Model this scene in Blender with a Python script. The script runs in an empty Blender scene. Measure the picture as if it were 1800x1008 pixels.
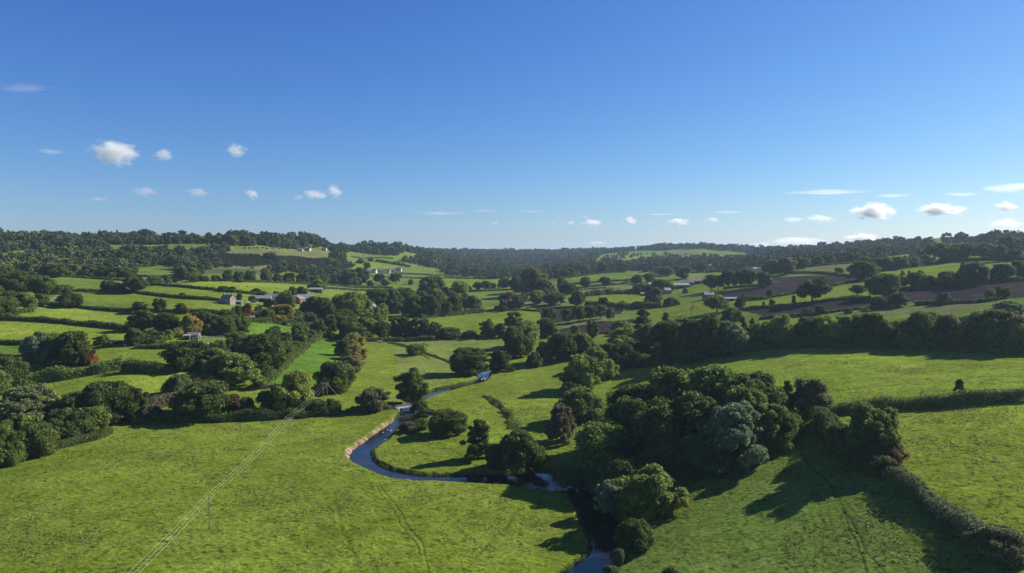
import bpy, math, random
import numpy as np
from mathutils import Vector, Matrix
random.seed(7); RNG = np.random.default_rng(7)
SC = bpy.context.scene; COL = SC.collection
# ---------------------------------------------------------------- camera
EYE = 78.0; FOC = 1200.0                      # metres above the river meadow, focal length in photo pixels
PIT = math.atan((504-443)/FOC)
cam_d = bpy.data.cameras.new('camera'); cam = bpy.data.objects.new('camera', cam_d); COL.objects.link(cam)
cam_d.sensor_width = 36; cam_d.lens = 24; cam_d.clip_start = 1; cam_d.clip_end = 60000
cam.location = (0, 0, EYE); cam.rotation_euler = (math.pi/2-PIT, 0, 0)
SC.camera = cam
# ---------------------------------------------------------------- light
SUN_AZ = math.radians(66)                     # clockwise from the viewing direction
SUN_EL = math.radians(31)
w = bpy.data.worlds.new('World'); SC.world = w; w.use_nodes = True
nt = w.node_tree; bg = nt.nodes['Background']
sky = nt.nodes.new('ShaderNodeTexSky'); sky.sky_type = 'NISHITA'; sky.sun_disc = False
sky.sun_elevation = SUN_EL; sky.sun_rotation = SUN_AZ; sky.altitude = 0
sky.air_density = 1.0; sky.dust_density = 0.25; sky.ozone_density = 2.0
# photographic tone of the sky: one power curve per channel
sp = nt.nodes.new('ShaderNodeSeparateColor'); cb = nt.nodes.new('ShaderNodeCombineColor'); nt.links.new(sky.outputs[0], sp.inputs[0])
for ch, (g_, k_) in enumerate(((1.30, .235), (1.115, .434), (.7475, 1.27))):
    pw = nt.nodes.new('ShaderNodeMath'); pw.operation = 'POWER'; pw.inputs[1].default_value = g_; ml = nt.nodes.new('ShaderNodeMath'); ml.operation = 'MULTIPLY'; ml.inputs[1].default_value = k_
    nt.links.new(sp.outputs[ch], pw.inputs[0]); nt.links.new(pw.outputs[0], ml.inputs[0]); nt.links.new(ml.outputs[0], cb.inputs[ch])
gw = nt.nodes.new('ShaderNodeNewGeometry'); sx = nt.nodes.new('ShaderNodeSeparateXYZ'); nt.links.new(gw.outputs['Incoming'], sx.inputs[0])   # added dimming of the upper sky, weakening its fill in the shade
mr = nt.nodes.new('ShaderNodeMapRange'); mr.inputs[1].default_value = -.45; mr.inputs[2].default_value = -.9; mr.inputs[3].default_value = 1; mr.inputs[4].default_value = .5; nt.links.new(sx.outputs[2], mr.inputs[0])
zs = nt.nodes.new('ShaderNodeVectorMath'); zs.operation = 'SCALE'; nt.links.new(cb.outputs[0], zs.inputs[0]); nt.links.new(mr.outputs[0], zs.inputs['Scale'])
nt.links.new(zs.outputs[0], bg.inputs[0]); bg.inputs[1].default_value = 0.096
sun_d = bpy.data.lights.new('sun', 'SUN'); sun_d.energy = 5.0; sun_d.angle = math.radians(0.5); sun_d.color = (1, .93, .82)
sun = bpy.data.objects.new('sun', sun_d); COL.objects.link(sun)
sdir = Vector((math.sin(SUN_AZ)*math.cos(SUN_EL), math.cos(SUN_AZ)*math.cos(SUN_EL), math.sin(SUN_EL)))
sun.rotation_euler = sdir.to_track_quat('Z', 'Y').to_euler(); sun.location = (300, 100, 400)
SC.view_settings.view_transform = 'Standard'; SC.view_settings.look = 'None'
SC.view_settings.exposure = 0.68; SC.view_settings.gamma = 1
HAZE = 0.00006
SC.cycles.max_bounces = 8; SC.cycles.diffuse_bounces = 3; SC.cycles.volume_bounces = 6; SC.cycles.transparent_max_bounces = 12
SC.cycles.volume_step_rate = 1.0; SC.cycles.volume_max_steps = 128
# ---------------------------------------------------------------- terrain heights
CTL = """
-300 1000 175|-300 700 330|-300 560 520|-300 480 800|-300 425 1300|-300 440 1900
60 1000 168|60 840 236|60 700 352|60 640 400|30 590 480|30 545 560|20 500 740|30 470 900|60 447 1100|60 419 1350
300 1000 167|300 850 230|240 740 310|230 670 370|230 620 430|200 590 480|200 560 560|230 515 690|200 490 850|150 463 1020|250 437 1250|250 420 1380
450 950 184|508 780 278|400 690 365|360 605 470|400 575 540|400 530 650|420 500 860|410 475 1040|410 458 1150|420 440 1300|430 419 1420
620 1000 168|600 900 204|600 800 262|560 710 350|560 640 455|540 590 580|540 540 720|540 500 1000|540 470 1250|540 445 1450|540 424 1560
700 950 184|720 840 236|800 760 295|740 700 364|740 640 475|700 600 590|700 560 720|700 510 1100|660 480 1400|640 452 1700|600 438 1850|660 434 1950|690 439 2500
850 1000 168|850 900 205|850 800 262|850 720 338|850 650 455|850 590 620|850 540 860|850 500 1250|820 470 2100|850 452 3200|850 441 4600
1020 1000 168|1000 920 197|980 850 230|960 770 287|1000 700 362|1000 640 460|1000 580 620|1030 540 780|1030 500 1060|1040 470 1800|1000 450 3200|1050 440 4300
1140 1000 162|1120 880 205|1100 800 245|1120 720 310|1140 650 400|1150 600 510|1150 560 650|1180 520 850|1180 490 1100|1180 458 1900|1180 441 2600|1180 433.5 2900
1300 1000 158|1300 900 184|1280 800 222|1300 700 283|1330 640 350|1310 600 430|1300 550 580|1300 510 780|1320 480 1050|1340 452 1700|1340 444 2300|1300 436 2800
1450 1000 152|1450 880 180|1460 750 228|1450 700 262|1450 620 345|1450 560 490|1440 530 570|1420 490 800|1450 465 1000|1440 450 1500|1480 437 1900
1600 1000 147|1600 860 176|1600 750 218|1600 700 250|1600 620 335|1600 560 450|1580 520 560|1600 480 740|1600 460 900|1620 440 1300|1600 424 1600
1780 1000 140|1780 880 165|1780 750 205|1780 690 240|1780 620 325|1780 560 420|1760 510 520|1780 470 680|1780 445 900|1760 428 1250|1760 415 1500
2100 1000 135|2100 750 200|2100 600 320|2100 500 550|2100 440 900|2100 420 1300
"""
PC, PS = math.cos(PIT), math.sin(PIT)
def ray(px, py):
    yy = -(py-504)/FOC
    return np.array(((px-900)/FOC, PC+yy*PS, -PS+yy*PC))
cp = []
for l in CTL.split('\n'):
    for t in l.split('|'):
        if t.strip():
            a, b, Y = map(float, t.split()); d = ray(a, b); k = Y/d[1]; cp.append((d[0]*k, Y, EYE+d[2]*k))
for a, Y, z in ((-300,2400,70),(60,1900,80),(250,1950,82),(430,2000,80),(540,2100,75),(600,2300,72),(-300,9000,50),(300,9000,50),(690,3300,76),(690,9000,60),
                (850,5600,70),(850,9000,50),(1050,5200,74),(1050,9000,50),(1180,3500,76),(1180,5200,80),(1200,9000,50),(1330,3400,66),(1400,5000,84),(1400,9000,50),(1480,2600,78),(1600,2100,86),(1600,9000,50),(1760,2000,92),(2100,2000,90),(2100,9000,50),
                (-300,60,2),(300,60,-1),(900,60,-1),(1200,60,2),(1600,60,6),(2100,60,8)):
    cp.append(((a-900)/FOC*Y, Y, z))
cp = np.array(cp)
def keyc(x, y):
    az = np.clip(np.arctan2(x, y), -1.0, 1.0); r = np.clip(np.hypot(x, y), 40, 12000)
    return az*2.4, np.log(r)*1.0
KA, KR = keyc(cp[:, 0], cp[:, 1]); n = NCP = len(cp)
def tps(r2): return 0.5*r2*np.log(r2+1e-9)
A = np.zeros((n+3, n+3)); A[:n, :n] = tps((KA[:, None]-KA)**2+(KR[:, None]-KR)**2)+np.eye(n)*0.0004
A[:n, n] = 1; A[:n, n+1] = KA; A[:n, n+2] = KR; A[n:, :n] = A[:n, n:].T
WT = np.linalg.solve(A, np.concatenate([cp[:, 2], np.zeros(3)]))
NG = RNG.random((256, 256))
def vnoise(x, y):
    xi = np.floor(x).astype(int); yi = np.floor(y).astype(int); fx = x-xi; fy = y-yi
    fx = fx*fx*(3-2*fx); fy = fy*fy*(3-2*fy); g = lambda i, j: NG[(xi+i) % 256, (yi+j) % 256]
    return (g(0,0)*(1-fx)+g(1,0)*fx)*(1-fy)+(g(0,1)*(1-fx)+g(1,1)*fx)*fy-0.5
def sstep(a, b, v):
    t = np.clip((v-a)/(b-a), 0, 1); return t*t*(3-2*t)
def ground_z(x, y):
    x = np.atleast_1d(np.asarray(x, float)); y = np.atleast_1d(np.asarray(y, float)); out = np.empty(len(x))
    for i in range(0, len(x), 40000):
        xs, ys = x[i:i+40000], y[i:i+40000]; a, b = keyc(xs, ys)
        z = tps((a[:, None]-KA)**2+(b[:, None]-KR)**2) @ WT[:NCP] + WT[NCP]+WT[NCP+1]*a+WT[NCP+2]*b
        az = np.abs(np.arctan2(xs, ys)); f = sstep(1.0, 1.9, az); r = np.hypot(xs, ys)
        z = z*(1-f)+(10+18*sstep(300, 2500, r))*f
        amp = np.clip((r-250)/900, 0.04, 1)
        z = z+amp*(vnoise(xs/90, ys/90)*5+vnoise(xs/37+9, ys/37)*1.6)+vnoise(xs/17+5, ys/17+3)*0.35*np.clip(900/r, 0, 1)
        out[i:i+40000] = z
    return out
TS = np.concatenate([np.geomspace(110, 12000, 900)])
def hit(px, py, z0=None):
    """ground point seen at a photo pixel"""
    d = ray(px, py); d = d/d[1]
    if z0 is not None:
        k = (z0-EYE)/d[2]; return np.array((d[0]*k, k, z0))
    gap = EYE+d[2]*TS-ground_z(d[0]*TS, TS); b = np.nonzero(gap < 0)[0]
    if len(b) == 0:
        m = TS < 3000; i = np.argmin((gap/TS)[m]); k = TS[m][i]
    elif b[0] == 0: k = TS[0]
    else:
        i = b[0]; k = TS[i-1]+(TS[i]-TS[i-1])*gap[i-1]/(gap[i-1]-gap[i])
    return np.array((d[0]*k, k, float(ground_z(d[0]*k, k)[0])))
# ---------------------------------------------------------------- river and tracks (photo pixels on the water plane)
WZ = -2.3
LB = "862 648|846 652|838 660|842 668|828 672|806 677|788 682|766 686|744 693|730 700|716 708|706 720|702 732|694 740|680 750|665 759|644 777|622 790|614 802|620 812|633 820|658 832|689 843|717 846|756 847|825 850|880 853|908 855|928 859|955 861|992 866|1005 878|1019 901|1022 918|1033 934|1044 959|1039 973|1017 990|992 1008|950 1036|880 1080|790 1180|700 1320"
RB = "870 650|860 656|859 663|856 670|845 676|812 682|798 687|778 693|758 699|742 706|736 714|736 722|752 726|764 730|745 741|722 749|700 752|687 764|680 776|655 790|650 799|655 812|672 823|700 832|742 837|780 838|811 837|900 836|928 833|961 829|980 836|1000 848|1035 866|1066 895|1089 920|1091 945|1089 962|1078 984|1064 1004|1040 1036|1000 1084|930 1180|870 1320"
def pl(s): return [tuple(map(float, t.split())) for t in s.split('|')]
def resample(P, m):
    P = np.array(P); s = np.r_[0, np.cumsum(np.linalg.norm(np.diff(P, axis=0), axis=1))]; t = np.linspace(0, s[-1], m)
    return np.stack([np.interp(t, s, P[:, k]) for k in range(P.shape[1])], 1)
def smooth(P, k=2):
    P = np.array(P, float)
    for _ in range(k):
        Q = [P[0]]
        for a, b in zip(P[:-1], P[1:]): Q += [a*.75+b*.25, a*.25+b*.75]
        Q.append(P[-1]); P = np.array(Q)
    return P
LBW = smooth([hit(a, b, WZ)[:2] for a, b in pl(LB)]); RBW = smooth([hit(a, b, WZ)[:2] for a, b in pl(RB)])
def seg_dist(x, y, P):
    d = np.full(len(x), 1e9)
    for (ax, ay), (bx, by) in zip(P[:-1], P[1:]):
        vx, vy = bx-ax, by-ay; L = vx*vx+vy*vy+1e-9
        t = np.clip(((x-ax)*vx+(y-ay)*vy)/L, 0, 1); d = np.minimum(d, (x-ax-t*vx)**2+(y-ay-t*vy)**2)
    return np.sqrt(d)
def inside(x, y, P):
    r = np.zeros(len(x), bool); m = len(P)
    for i in range(m):
        ax, ay = P[i][:2]; bx, by = P[(i+1) % m][:2]
        if ay == by: continue
        r ^= ((ay > y) != (by > y)) & (x < (bx-ax)*(y-ay)/(by-ay)+ax)
    return r
RIVER = np.concatenate([LBW, RBW[::-1]])
def river_dist(x, y):
    d = np.minimum(seg_dist(x, y, LBW), seg_dist(x, y, RBW)); return np.where(inside(x, y, RIVER), -d, d)
# ---------------------------------------------------------------- helpers
def link(o, parent=None):
    COL.objects.link(o)
    if parent is not None: o.parent = parent
    return o
def tag(o, label=None, cat=None, group=None, kind=None):
    if label: o['label'] = label
    if cat: o['category'] = cat
    if group: o['group'] = group
    if kind: o['kind'] = kind
    return o
def mesh_np(name, V, F, mat=None, smooth_=False):
    """mesh of same-size faces from numpy arrays"""
    V = np.asarray(V, np.float32); F = np.asarray(F, np.int32); me = bpy.data.meshes.new(name); k = F.shape[1]
    me.vertices.add(len(V)); me.vertices.foreach_set('co', V.ravel()); me.loops.add(F.size); me.loops.foreach_set('vertex_index', F.ravel())
    me.polygons.add(len(F)); me.polygons.foreach_set('loop_start', np.arange(len(F), dtype=np.int32)*k)
    try: me.polygons.foreach_set('loop_total', np.full(len(F), k, np.int32))
    except Exception: pass
    if smooth_: me.polygons.foreach_set('use_smooth', np.ones(len(F), bool))
    me.update(calc_edges=True); me.validate()
    if mat: me.materials.append(mat)
    return me
class MB:
    """collects boxes, prisms and tubes into one mesh"""
    def __init__(s): s.v = []; s.f = []
    def box(s, c, size, rz=0, taper=1.0):
        n0 = len(s.v); R = Matrix.Rotation(rz, 3, 'Z'); x, y, z = [q/2 for q in size]
        for sz in (-1, 1):
            t = taper if sz > 0 else 1
            for sx, sy in ((-1,-1),(1,-1),(1,1),(-1,1)): s.v.append(tuple(R@Vector((sx*x*t, sy*y*t, sz*z))+Vector(c)))
        for q in ((0,3,2,1),(4,5,6,7),(0,1,5,4),(1,2,6,5),(2,3,7,6),(3,0,4,7)): s.f.append([n0+k for k in q])
        return s
    def tube(s, pts, rad, k=6):
        pts = [Vector(p) for p in pts]; rad = rad if isinstance(rad, (list, tuple)) else [rad]*len(pts); n0 = len(s.v)
        for i, p in enumerate(pts):
            t = (pts[min(i+1, len(pts)-1)]-pts[max(i-1, 0)]).normalized(); u = t.orthogonal().normalized(); v = t.cross(u)
            if i and (u.dot(pu) < 0.9): u = (pu-t*pu.dot(t)).normalized(); v = t.cross(u)
            pu = u
            for j in range(k):
                a = 2*math.pi*j/k; s.v.append(tuple(p+(u*math.cos(a)+v*math.sin(a))*rad[i]))
        for i in range(len(pts)-1):
            for j in range(k): s.f.append([n0+i*k+j, n0+i*k+(j+1) % k, n0+(i+1)*k+(j+1) % k, n0+(i+1)*k+j])
        s.f.append([n0+j for j in range(k)][::-1]); s.f.append([n0+(len(pts)-1)*k+j for j in range(k)])
        return s
    def faces(s, V, F):
        n0 = len(s.v); s.v += [tuple(v) for v in V]; s.f += [[n0+k for k in q] for q in F]; return s
    def mesh(s, name, mat=None):
        me = bpy.data.meshes.new(name); me.from_pydata(s.v, [], s.f); me.update()
        if mat: me.materials.append(mat)
        return me
    def build(s, name, mat, parent=None): return link(bpy.data.objects.new(name, s.mesh(name, mat)), parent)
def empty(name, loc, rz=0, label=None, cat=None, group=None):
    o = bpy.data.objects.new(name, None); o.empty_display_size = .5; link(o); o.location = loc; o.rotation_euler = (0, 0, rz)
    return tag(o, label, cat, group)
# ---------------------------------------------------------------- materials
def newmat(name, rough=.8, spec=.3):
    m = bpy.data.materials.new(name); m.use_nodes = True; b = m.node_tree.nodes['Principled BSDF']
    b.inputs['Roughness'].default_value = rough; b.inputs['Specular IOR Level'].default_value = spec
    return m, m.node_tree, b
def N(nt, t, **kw):
    nd = nt.nodes.new('ShaderNode'+t)
    for k, v in kw.items(): setattr(nd, k, v)
    return nd
def noise(nt, scale, detail=3, rough=.55, vec=None):
    nd = N(nt, 'TexNoise'); nd.inputs['Scale'].default_value = scale; nd.inputs['Detail'].default_value = detail; nd.inputs['Roughness'].default_value = rough
    if vec: nt.links.new(vec, nd.inputs['Vector'])
    return nd
def ramp(nt, src, a, b, lo, hi):
    r = N(nt, 'MapRange'); r.inputs[1].default_value = a; r.inputs[2].default_value = b; r.inputs[3].default_value = lo; r.inputs[4].default_value = hi
    nt.links.new(src, r.inputs[0]); return r.outputs[0]
def mulc(nt, col, fac):
    m = N(nt, 'VectorMath', operation='SCALE'); nt.links.new(col, m.inputs[0])
    if isinstance(fac, (int, float)): m.inputs['Scale'].default_value = fac
    else: nt.links.new(fac, m.inputs['Scale'])
    return m.outputs[0]
def mixc(nt, a, b, fac, mode='MIX'):
    m = N(nt, 'Mix', data_type='RGBA', blend_type=mode)
    for s, i in ((fac, 0), (a, 6), (b, 7)):
        if hasattr(s, 'links'): nt.links.new(s, m.inputs[i])
        else: m.inputs[i].default_value = s if i == 0 else (*s[:3], 1)
    return m.outputs[2]
def flat_mat(name, col, rough=.8, spec=.3, var=.25, scale=1.5, metal=0):
    m, t, b = newmat(name, rough, spec); tc = N(t, 'TexCoord'); nz = noise(t, scale, 4, .6, tc.outputs['Object'])
    c = mulc(t, mixc(t, col, col, 0.0), ramp(t, nz.outputs[0], .3, .7, 1-var, 1+var)); t.links.new(c, b.inputs['Base Color']); b.inputs['Metallic'].default_value = metal
    return m
# ground
M_GROUND, t, b = newmat('ground_soil_and_grass', .95, .0)
at = N(t, 'Attribute', attribute_name='albedo'); geo = N(t, 'NewGeometry'); P = geo.outputs['Position']
mp = N(t, 'Mapping'); mp.inputs['Scale'].default_value = (.6, 1, 1); mp.inputs['Rotation'].default_value = (0, 0, .5); t.links.new(P, mp.inputs[0])
n0 = noise(t, .022, 4, .6, P); n1 = noise(t, .16, 4, .65, mp.outputs[0]); n2 = noise(t, 1.1, 5, .7, mp.outputs[0])
ns = noise(t, .55, 3, .6, mp.outputs[0]); c = mulc(t, at.outputs['Color'], ramp(t, n0.outputs[0], .3, .7, .80, 1.2)); c = mulc(t, c, ramp(t, ns.outputs[0], .33, .44, .58, 1.04)); c = mulc(t, c, ramp(t, n1.outputs[0], .3, .7, .78, 1.22)); c = mulc(t, c, ramp(t, n2.outputs[0], .3, .72, .55, 1.45))
n3 = noise(t, .05, 5, .7, mp.outputs[0]); warm = N(t, 'VectorMath', operation='MULTIPLY'); t.links.new(c, warm.inputs[0]); warm.inputs[1].default_value = (1.17, 1.06, 1.5)
c = mixc(t, c, warm.outputs[0], ramp(t, n3.outputs[0], .42, .68, 0, 1))
t.links.new(c, b.inputs['Base Color'])
bp = N(t, 'Bump'); bp.inputs['Strength'].default_value = 1; bp.inputs['Distance'].default_value = .8
n4 = noise(t, .75, 6, .72, mp.outputs[0]); t.links.new(n4.outputs[0], bp.inputs['Height']); t.links.new(bp.outputs[0], b.inputs['Normal'])
# leaves: colour from the object, small variation per leaf clump
def leaf_mat(name, far=False):
    m, t, b = newmat(name, .6, .12); oi = N(t, 'ObjectInfo'); lv = N(t, 'Attribute', attribute_name='tone'); tc = N(t, 'TexCoord')
    src = oi.outputs['Color']
    nz = noise(t, .35, 3, .6, tc.outputs['Object'])
    c = mulc(t, src, ramp(t, lv.outputs['Fac'], 0, 1, .5, 1.65)); c = mulc(t, c, ramp(t, nz.outputs[0], .3, .7, .75, 1.3))
    warm = N(t, 'VectorMath', operation='MULTIPLY'); t.links.new(c, warm.inputs[0]); warm.inputs[1].default_value = (1.45, 1.1, .8)
    nz2 = noise(t, .16, 2, .5, tc.outputs['Object']); c = mixc(t, c, warm.outputs[0], ramp(t, nz2.outputs[0], .5, .7, 0, .8))
    t.links.new(c, b.inputs['Base Color']); tr = N(t, 'BsdfTranslucent'); t.links.new(mulc(t, c, 1.1), tr.inputs['Color'])
    mx = N(t, 'MixShader'); mx.inputs[0].default_value = .38; t.links.new(b.outputs[0], mx.inputs[1]); t.links.new(tr.outputs[0], mx.inputs[2])
    t.links.new(mx.outputs[0], t.nodes['Material Output'].inputs[0]); return m
M_LEAF = leaf_mat('foliage')
def wood_leaf():
    m, t, b = newmat('far_foliage', .6, .15); oi = N(t, 'ObjectInfo'); lv = N(t, 'Attribute', attribute_name='tone')
    cr = N(t, 'ValToRGB'); e = cr.color_ramp.elements
    e[0].position = 0; e[0].color = (.055, .085, .026, 1); e[1].position = 1; e[1].color = (.14, .165, .04, 1)
    for p, q in ((.35, (.04, .062, .022)), (.6, (.09, .13, .038)), (.8, (.13, .11, .045)), (.9, (.05, .08, .04))):
        x = e.new(p); x.color = (*q, 1)
    t.links.new(oi.outputs['Random'], cr.inputs[0]); c = mulc(t, cr.outputs[0], ramp(t, lv.outputs['Fac'], 0, 1, .8, 1.8))
    t.links.new(c, b.inputs['Base Color']); return m
M_WOOD = wood_leaf()
M_BARK = flat_mat('bark', (.09, .075, .055), .9, .1, .35, 3)
M_POLE = flat_mat('weathered_pole_wood', (.22, .19, .16), .85, .1, .2, 2)
M_WIRE = flat_mat('bright_aluminium_cable', (.6, .62, .45), .45, .5, .05)
M_STEEL = flat_mat('galvanised_steel', (.5, .52, .54), .5, .5, .1)
M_CERAM = flat_mat('insulator_ceramic', (.35, .25, .2), .3, .5, .1)
def water_mat():
    m, t, b = newmat('river_water', .06, .5); b.inputs['Base Color'].default_value = (.012, .014, .010, 1); geo = N(t, 'NewGeometry')
    a = noise(t, .9, 4, .6, geo.outputs['Position']); bp = N(t, 'Bump'); bp.inputs['Strength'].default_value = .35; bp.inputs['Distance'].default_value = .12
    t.links.new(a.outputs[0], bp.inputs['Height']); t.links.new(bp.outputs[0], b.inputs['Normal'])
    g = noise(t, .12, 3, .6, geo.outputs['Position']); c = mixc(t, (.010, .013, .011), (.04, .03, .018), ramp(t, g.outputs[0], .5, .7, 0, 1)); t.links.new(c, b.inputs['Base Color'])
    return m
M_WATER = water_mat()
# ---------------------------------------------------------------- ground sheet
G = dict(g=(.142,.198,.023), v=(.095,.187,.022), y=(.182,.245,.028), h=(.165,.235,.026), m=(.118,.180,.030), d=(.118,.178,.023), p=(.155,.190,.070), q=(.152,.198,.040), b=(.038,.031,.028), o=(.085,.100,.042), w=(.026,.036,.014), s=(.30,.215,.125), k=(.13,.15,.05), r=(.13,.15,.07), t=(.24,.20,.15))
FIELDS = """
m -400 640|2200 640|2200 400|-400 400
g -400 1100|-400 560|600 560|860 590|1000 600|1010 820|1060 1100
g 590 600|900 594|1000 640|990 840|700 850|600 740
m 1000 1100|1060 900|1010 820|1150 760|1560 740|1620 860|1820 1030|1900 1100
y 1440 735|1560 718|1900 700|2000 1100|1830 1040|1700 930|1560 830
h 1000 700|1110 650|1300 616|1450 608|1900 618|1900 700|1450 728|1200 760|1080 740
q 640 600|760 594|880 594|900 610|850 630|830 660|700 650|640 640
q 650 640|760 640|800 650|790 670|700 690|650 690
v 455 690|500 640|556 590|596 588|600 610|575 660|545 695|480 690
g 600 690|640 600|690 596|700 640|690 716|600 724
y 0 710|0 690|90 660|215 650|330 655|360 668|330 700|250 722|120 735
g 160 615|210 608|300 612|290 640|200 648|165 640
v -40 606|46 607|46 618|-40 622
y -60 568|70 568|150 574|222 585|225 600|160 606|110 600|-60 597
y 15 540|110 541|235 552|245 560|230 570|160 568|-60 562|-60 548
m 82 528|140 514|215 513|330 527|400 535|392 548|300 545|220 545|140 540|90 534
g 140 515|215 514|290 523|380 534|390 545|300 543|160 533
m 90 488|160 489|216 495|218 511|128 512|100 498
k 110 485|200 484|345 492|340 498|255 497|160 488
g 257 504|300 505|450 519|480 524|450 528|390 528|260 517
y 300 501|345 497|378 495|450 498|600 505|600 512|520 518|440 516|370 510
v 420 590|440 568|560 568|580 575|560 590|530 588|440 600
v 540 548|570 550|566 560|530 560
m 240 471|307 475|287 482|265 481
o 350 471|450 474|500 478|480 486|360 480
m 0 456|10 451|32 442|70 440|100 441|98 446|55 449|45 455
m 195 440|240 436|357 440|357 443|260 443|200 445
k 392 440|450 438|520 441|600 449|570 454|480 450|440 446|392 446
r 345 453|390 446|455 447|482 465|475 474|420 472|355 463
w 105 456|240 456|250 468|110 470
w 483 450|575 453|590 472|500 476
m 510 481|575 483|575 490|510 488
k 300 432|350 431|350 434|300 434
g 573 509|640 512|680 508|680 520|560 530|540 520
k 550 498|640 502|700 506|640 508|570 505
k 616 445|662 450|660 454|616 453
m 616 454|650 453|690 457|655 462|620 462
g 625 466|660 461|708 470|700 474|650 474
m 640 483|700 478|776 485|740 495|700 500|640 502
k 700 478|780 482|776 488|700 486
g 770 490|850 488|890 496|895 512|780 510
m 820 512|900 512|930 530|900 545|860 545|825 530
g 760 562|830 552|900 542|940 537|958 556|960 570|880 592|800 592|770 580
b 933 537|1000 541|1095 543|1093 552|1060 556|990 566|965 570|950 552
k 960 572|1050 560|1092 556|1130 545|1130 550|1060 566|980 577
b 978 580|1060 566|1120 560|1100 575|1040 592|1000 590
g 1028 526|1130 520|1140 524|1130 536|1060 540|1030 534
m 965 500|1030 490|1120 482|1125 497|1040 508|1000 512
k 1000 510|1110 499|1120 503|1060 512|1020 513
g 1130 540|1200 532|1330 527|1410 515|1500 498|1530 490|1525 505|1420 540|1300 545|1200 556|1130 556
b 1262 514|1340 503|1357 487|1480 483|1510 490|1440 504|1370 518|1310 526|1270 522
b 1300 546|1420 533|1475 527|1530 526|1530 540|1470 547|1410 557|1340 556
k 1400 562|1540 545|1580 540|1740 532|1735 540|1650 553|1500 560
b 1580 512|1700 501|1810 490|1900 485|1900 520|1740 528|1610 533|1585 530
g 1535 488|1545 478|1660 462|1810 458|1900 455|1900 480|1780 490|1640 500|1580 505|1550 497
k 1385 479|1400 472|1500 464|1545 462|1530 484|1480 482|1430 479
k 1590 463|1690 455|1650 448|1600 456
g 1210 483|1290 478|1300 480|1220 490
g 1190 508|1250 504|1300 506|1240 514|1185 514
m 1640 430|1700 424|1740 428|1700 434|1650 434
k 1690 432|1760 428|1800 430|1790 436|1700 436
m 1050 452|1100 446|1180 452|1300 462|1100 470|1060 462
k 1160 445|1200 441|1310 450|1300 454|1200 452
y 1090 452|1160 448|1175 457|1105 459
y 1045 449|1100 446|1110 449|1050 453
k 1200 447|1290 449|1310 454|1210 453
g 1180 456|1290 456|1300 460|1190 461
g 1050 457|1120 459|1120 463|1050 462
m 1030 530|1080 522
m 690 448|736 447|736 452|700 452
t 84 534|92 528|108 518|104 518|88 527|80 532
t 898 534|940 531|1000 528|1000 529|940 533|898 536
t 1690 458|1720 458|1750 454|1751 455|1721 460|1690 460
t 1690 500|1720 497|1745 494|1745 495|1720 499|1690 502
"""
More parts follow.
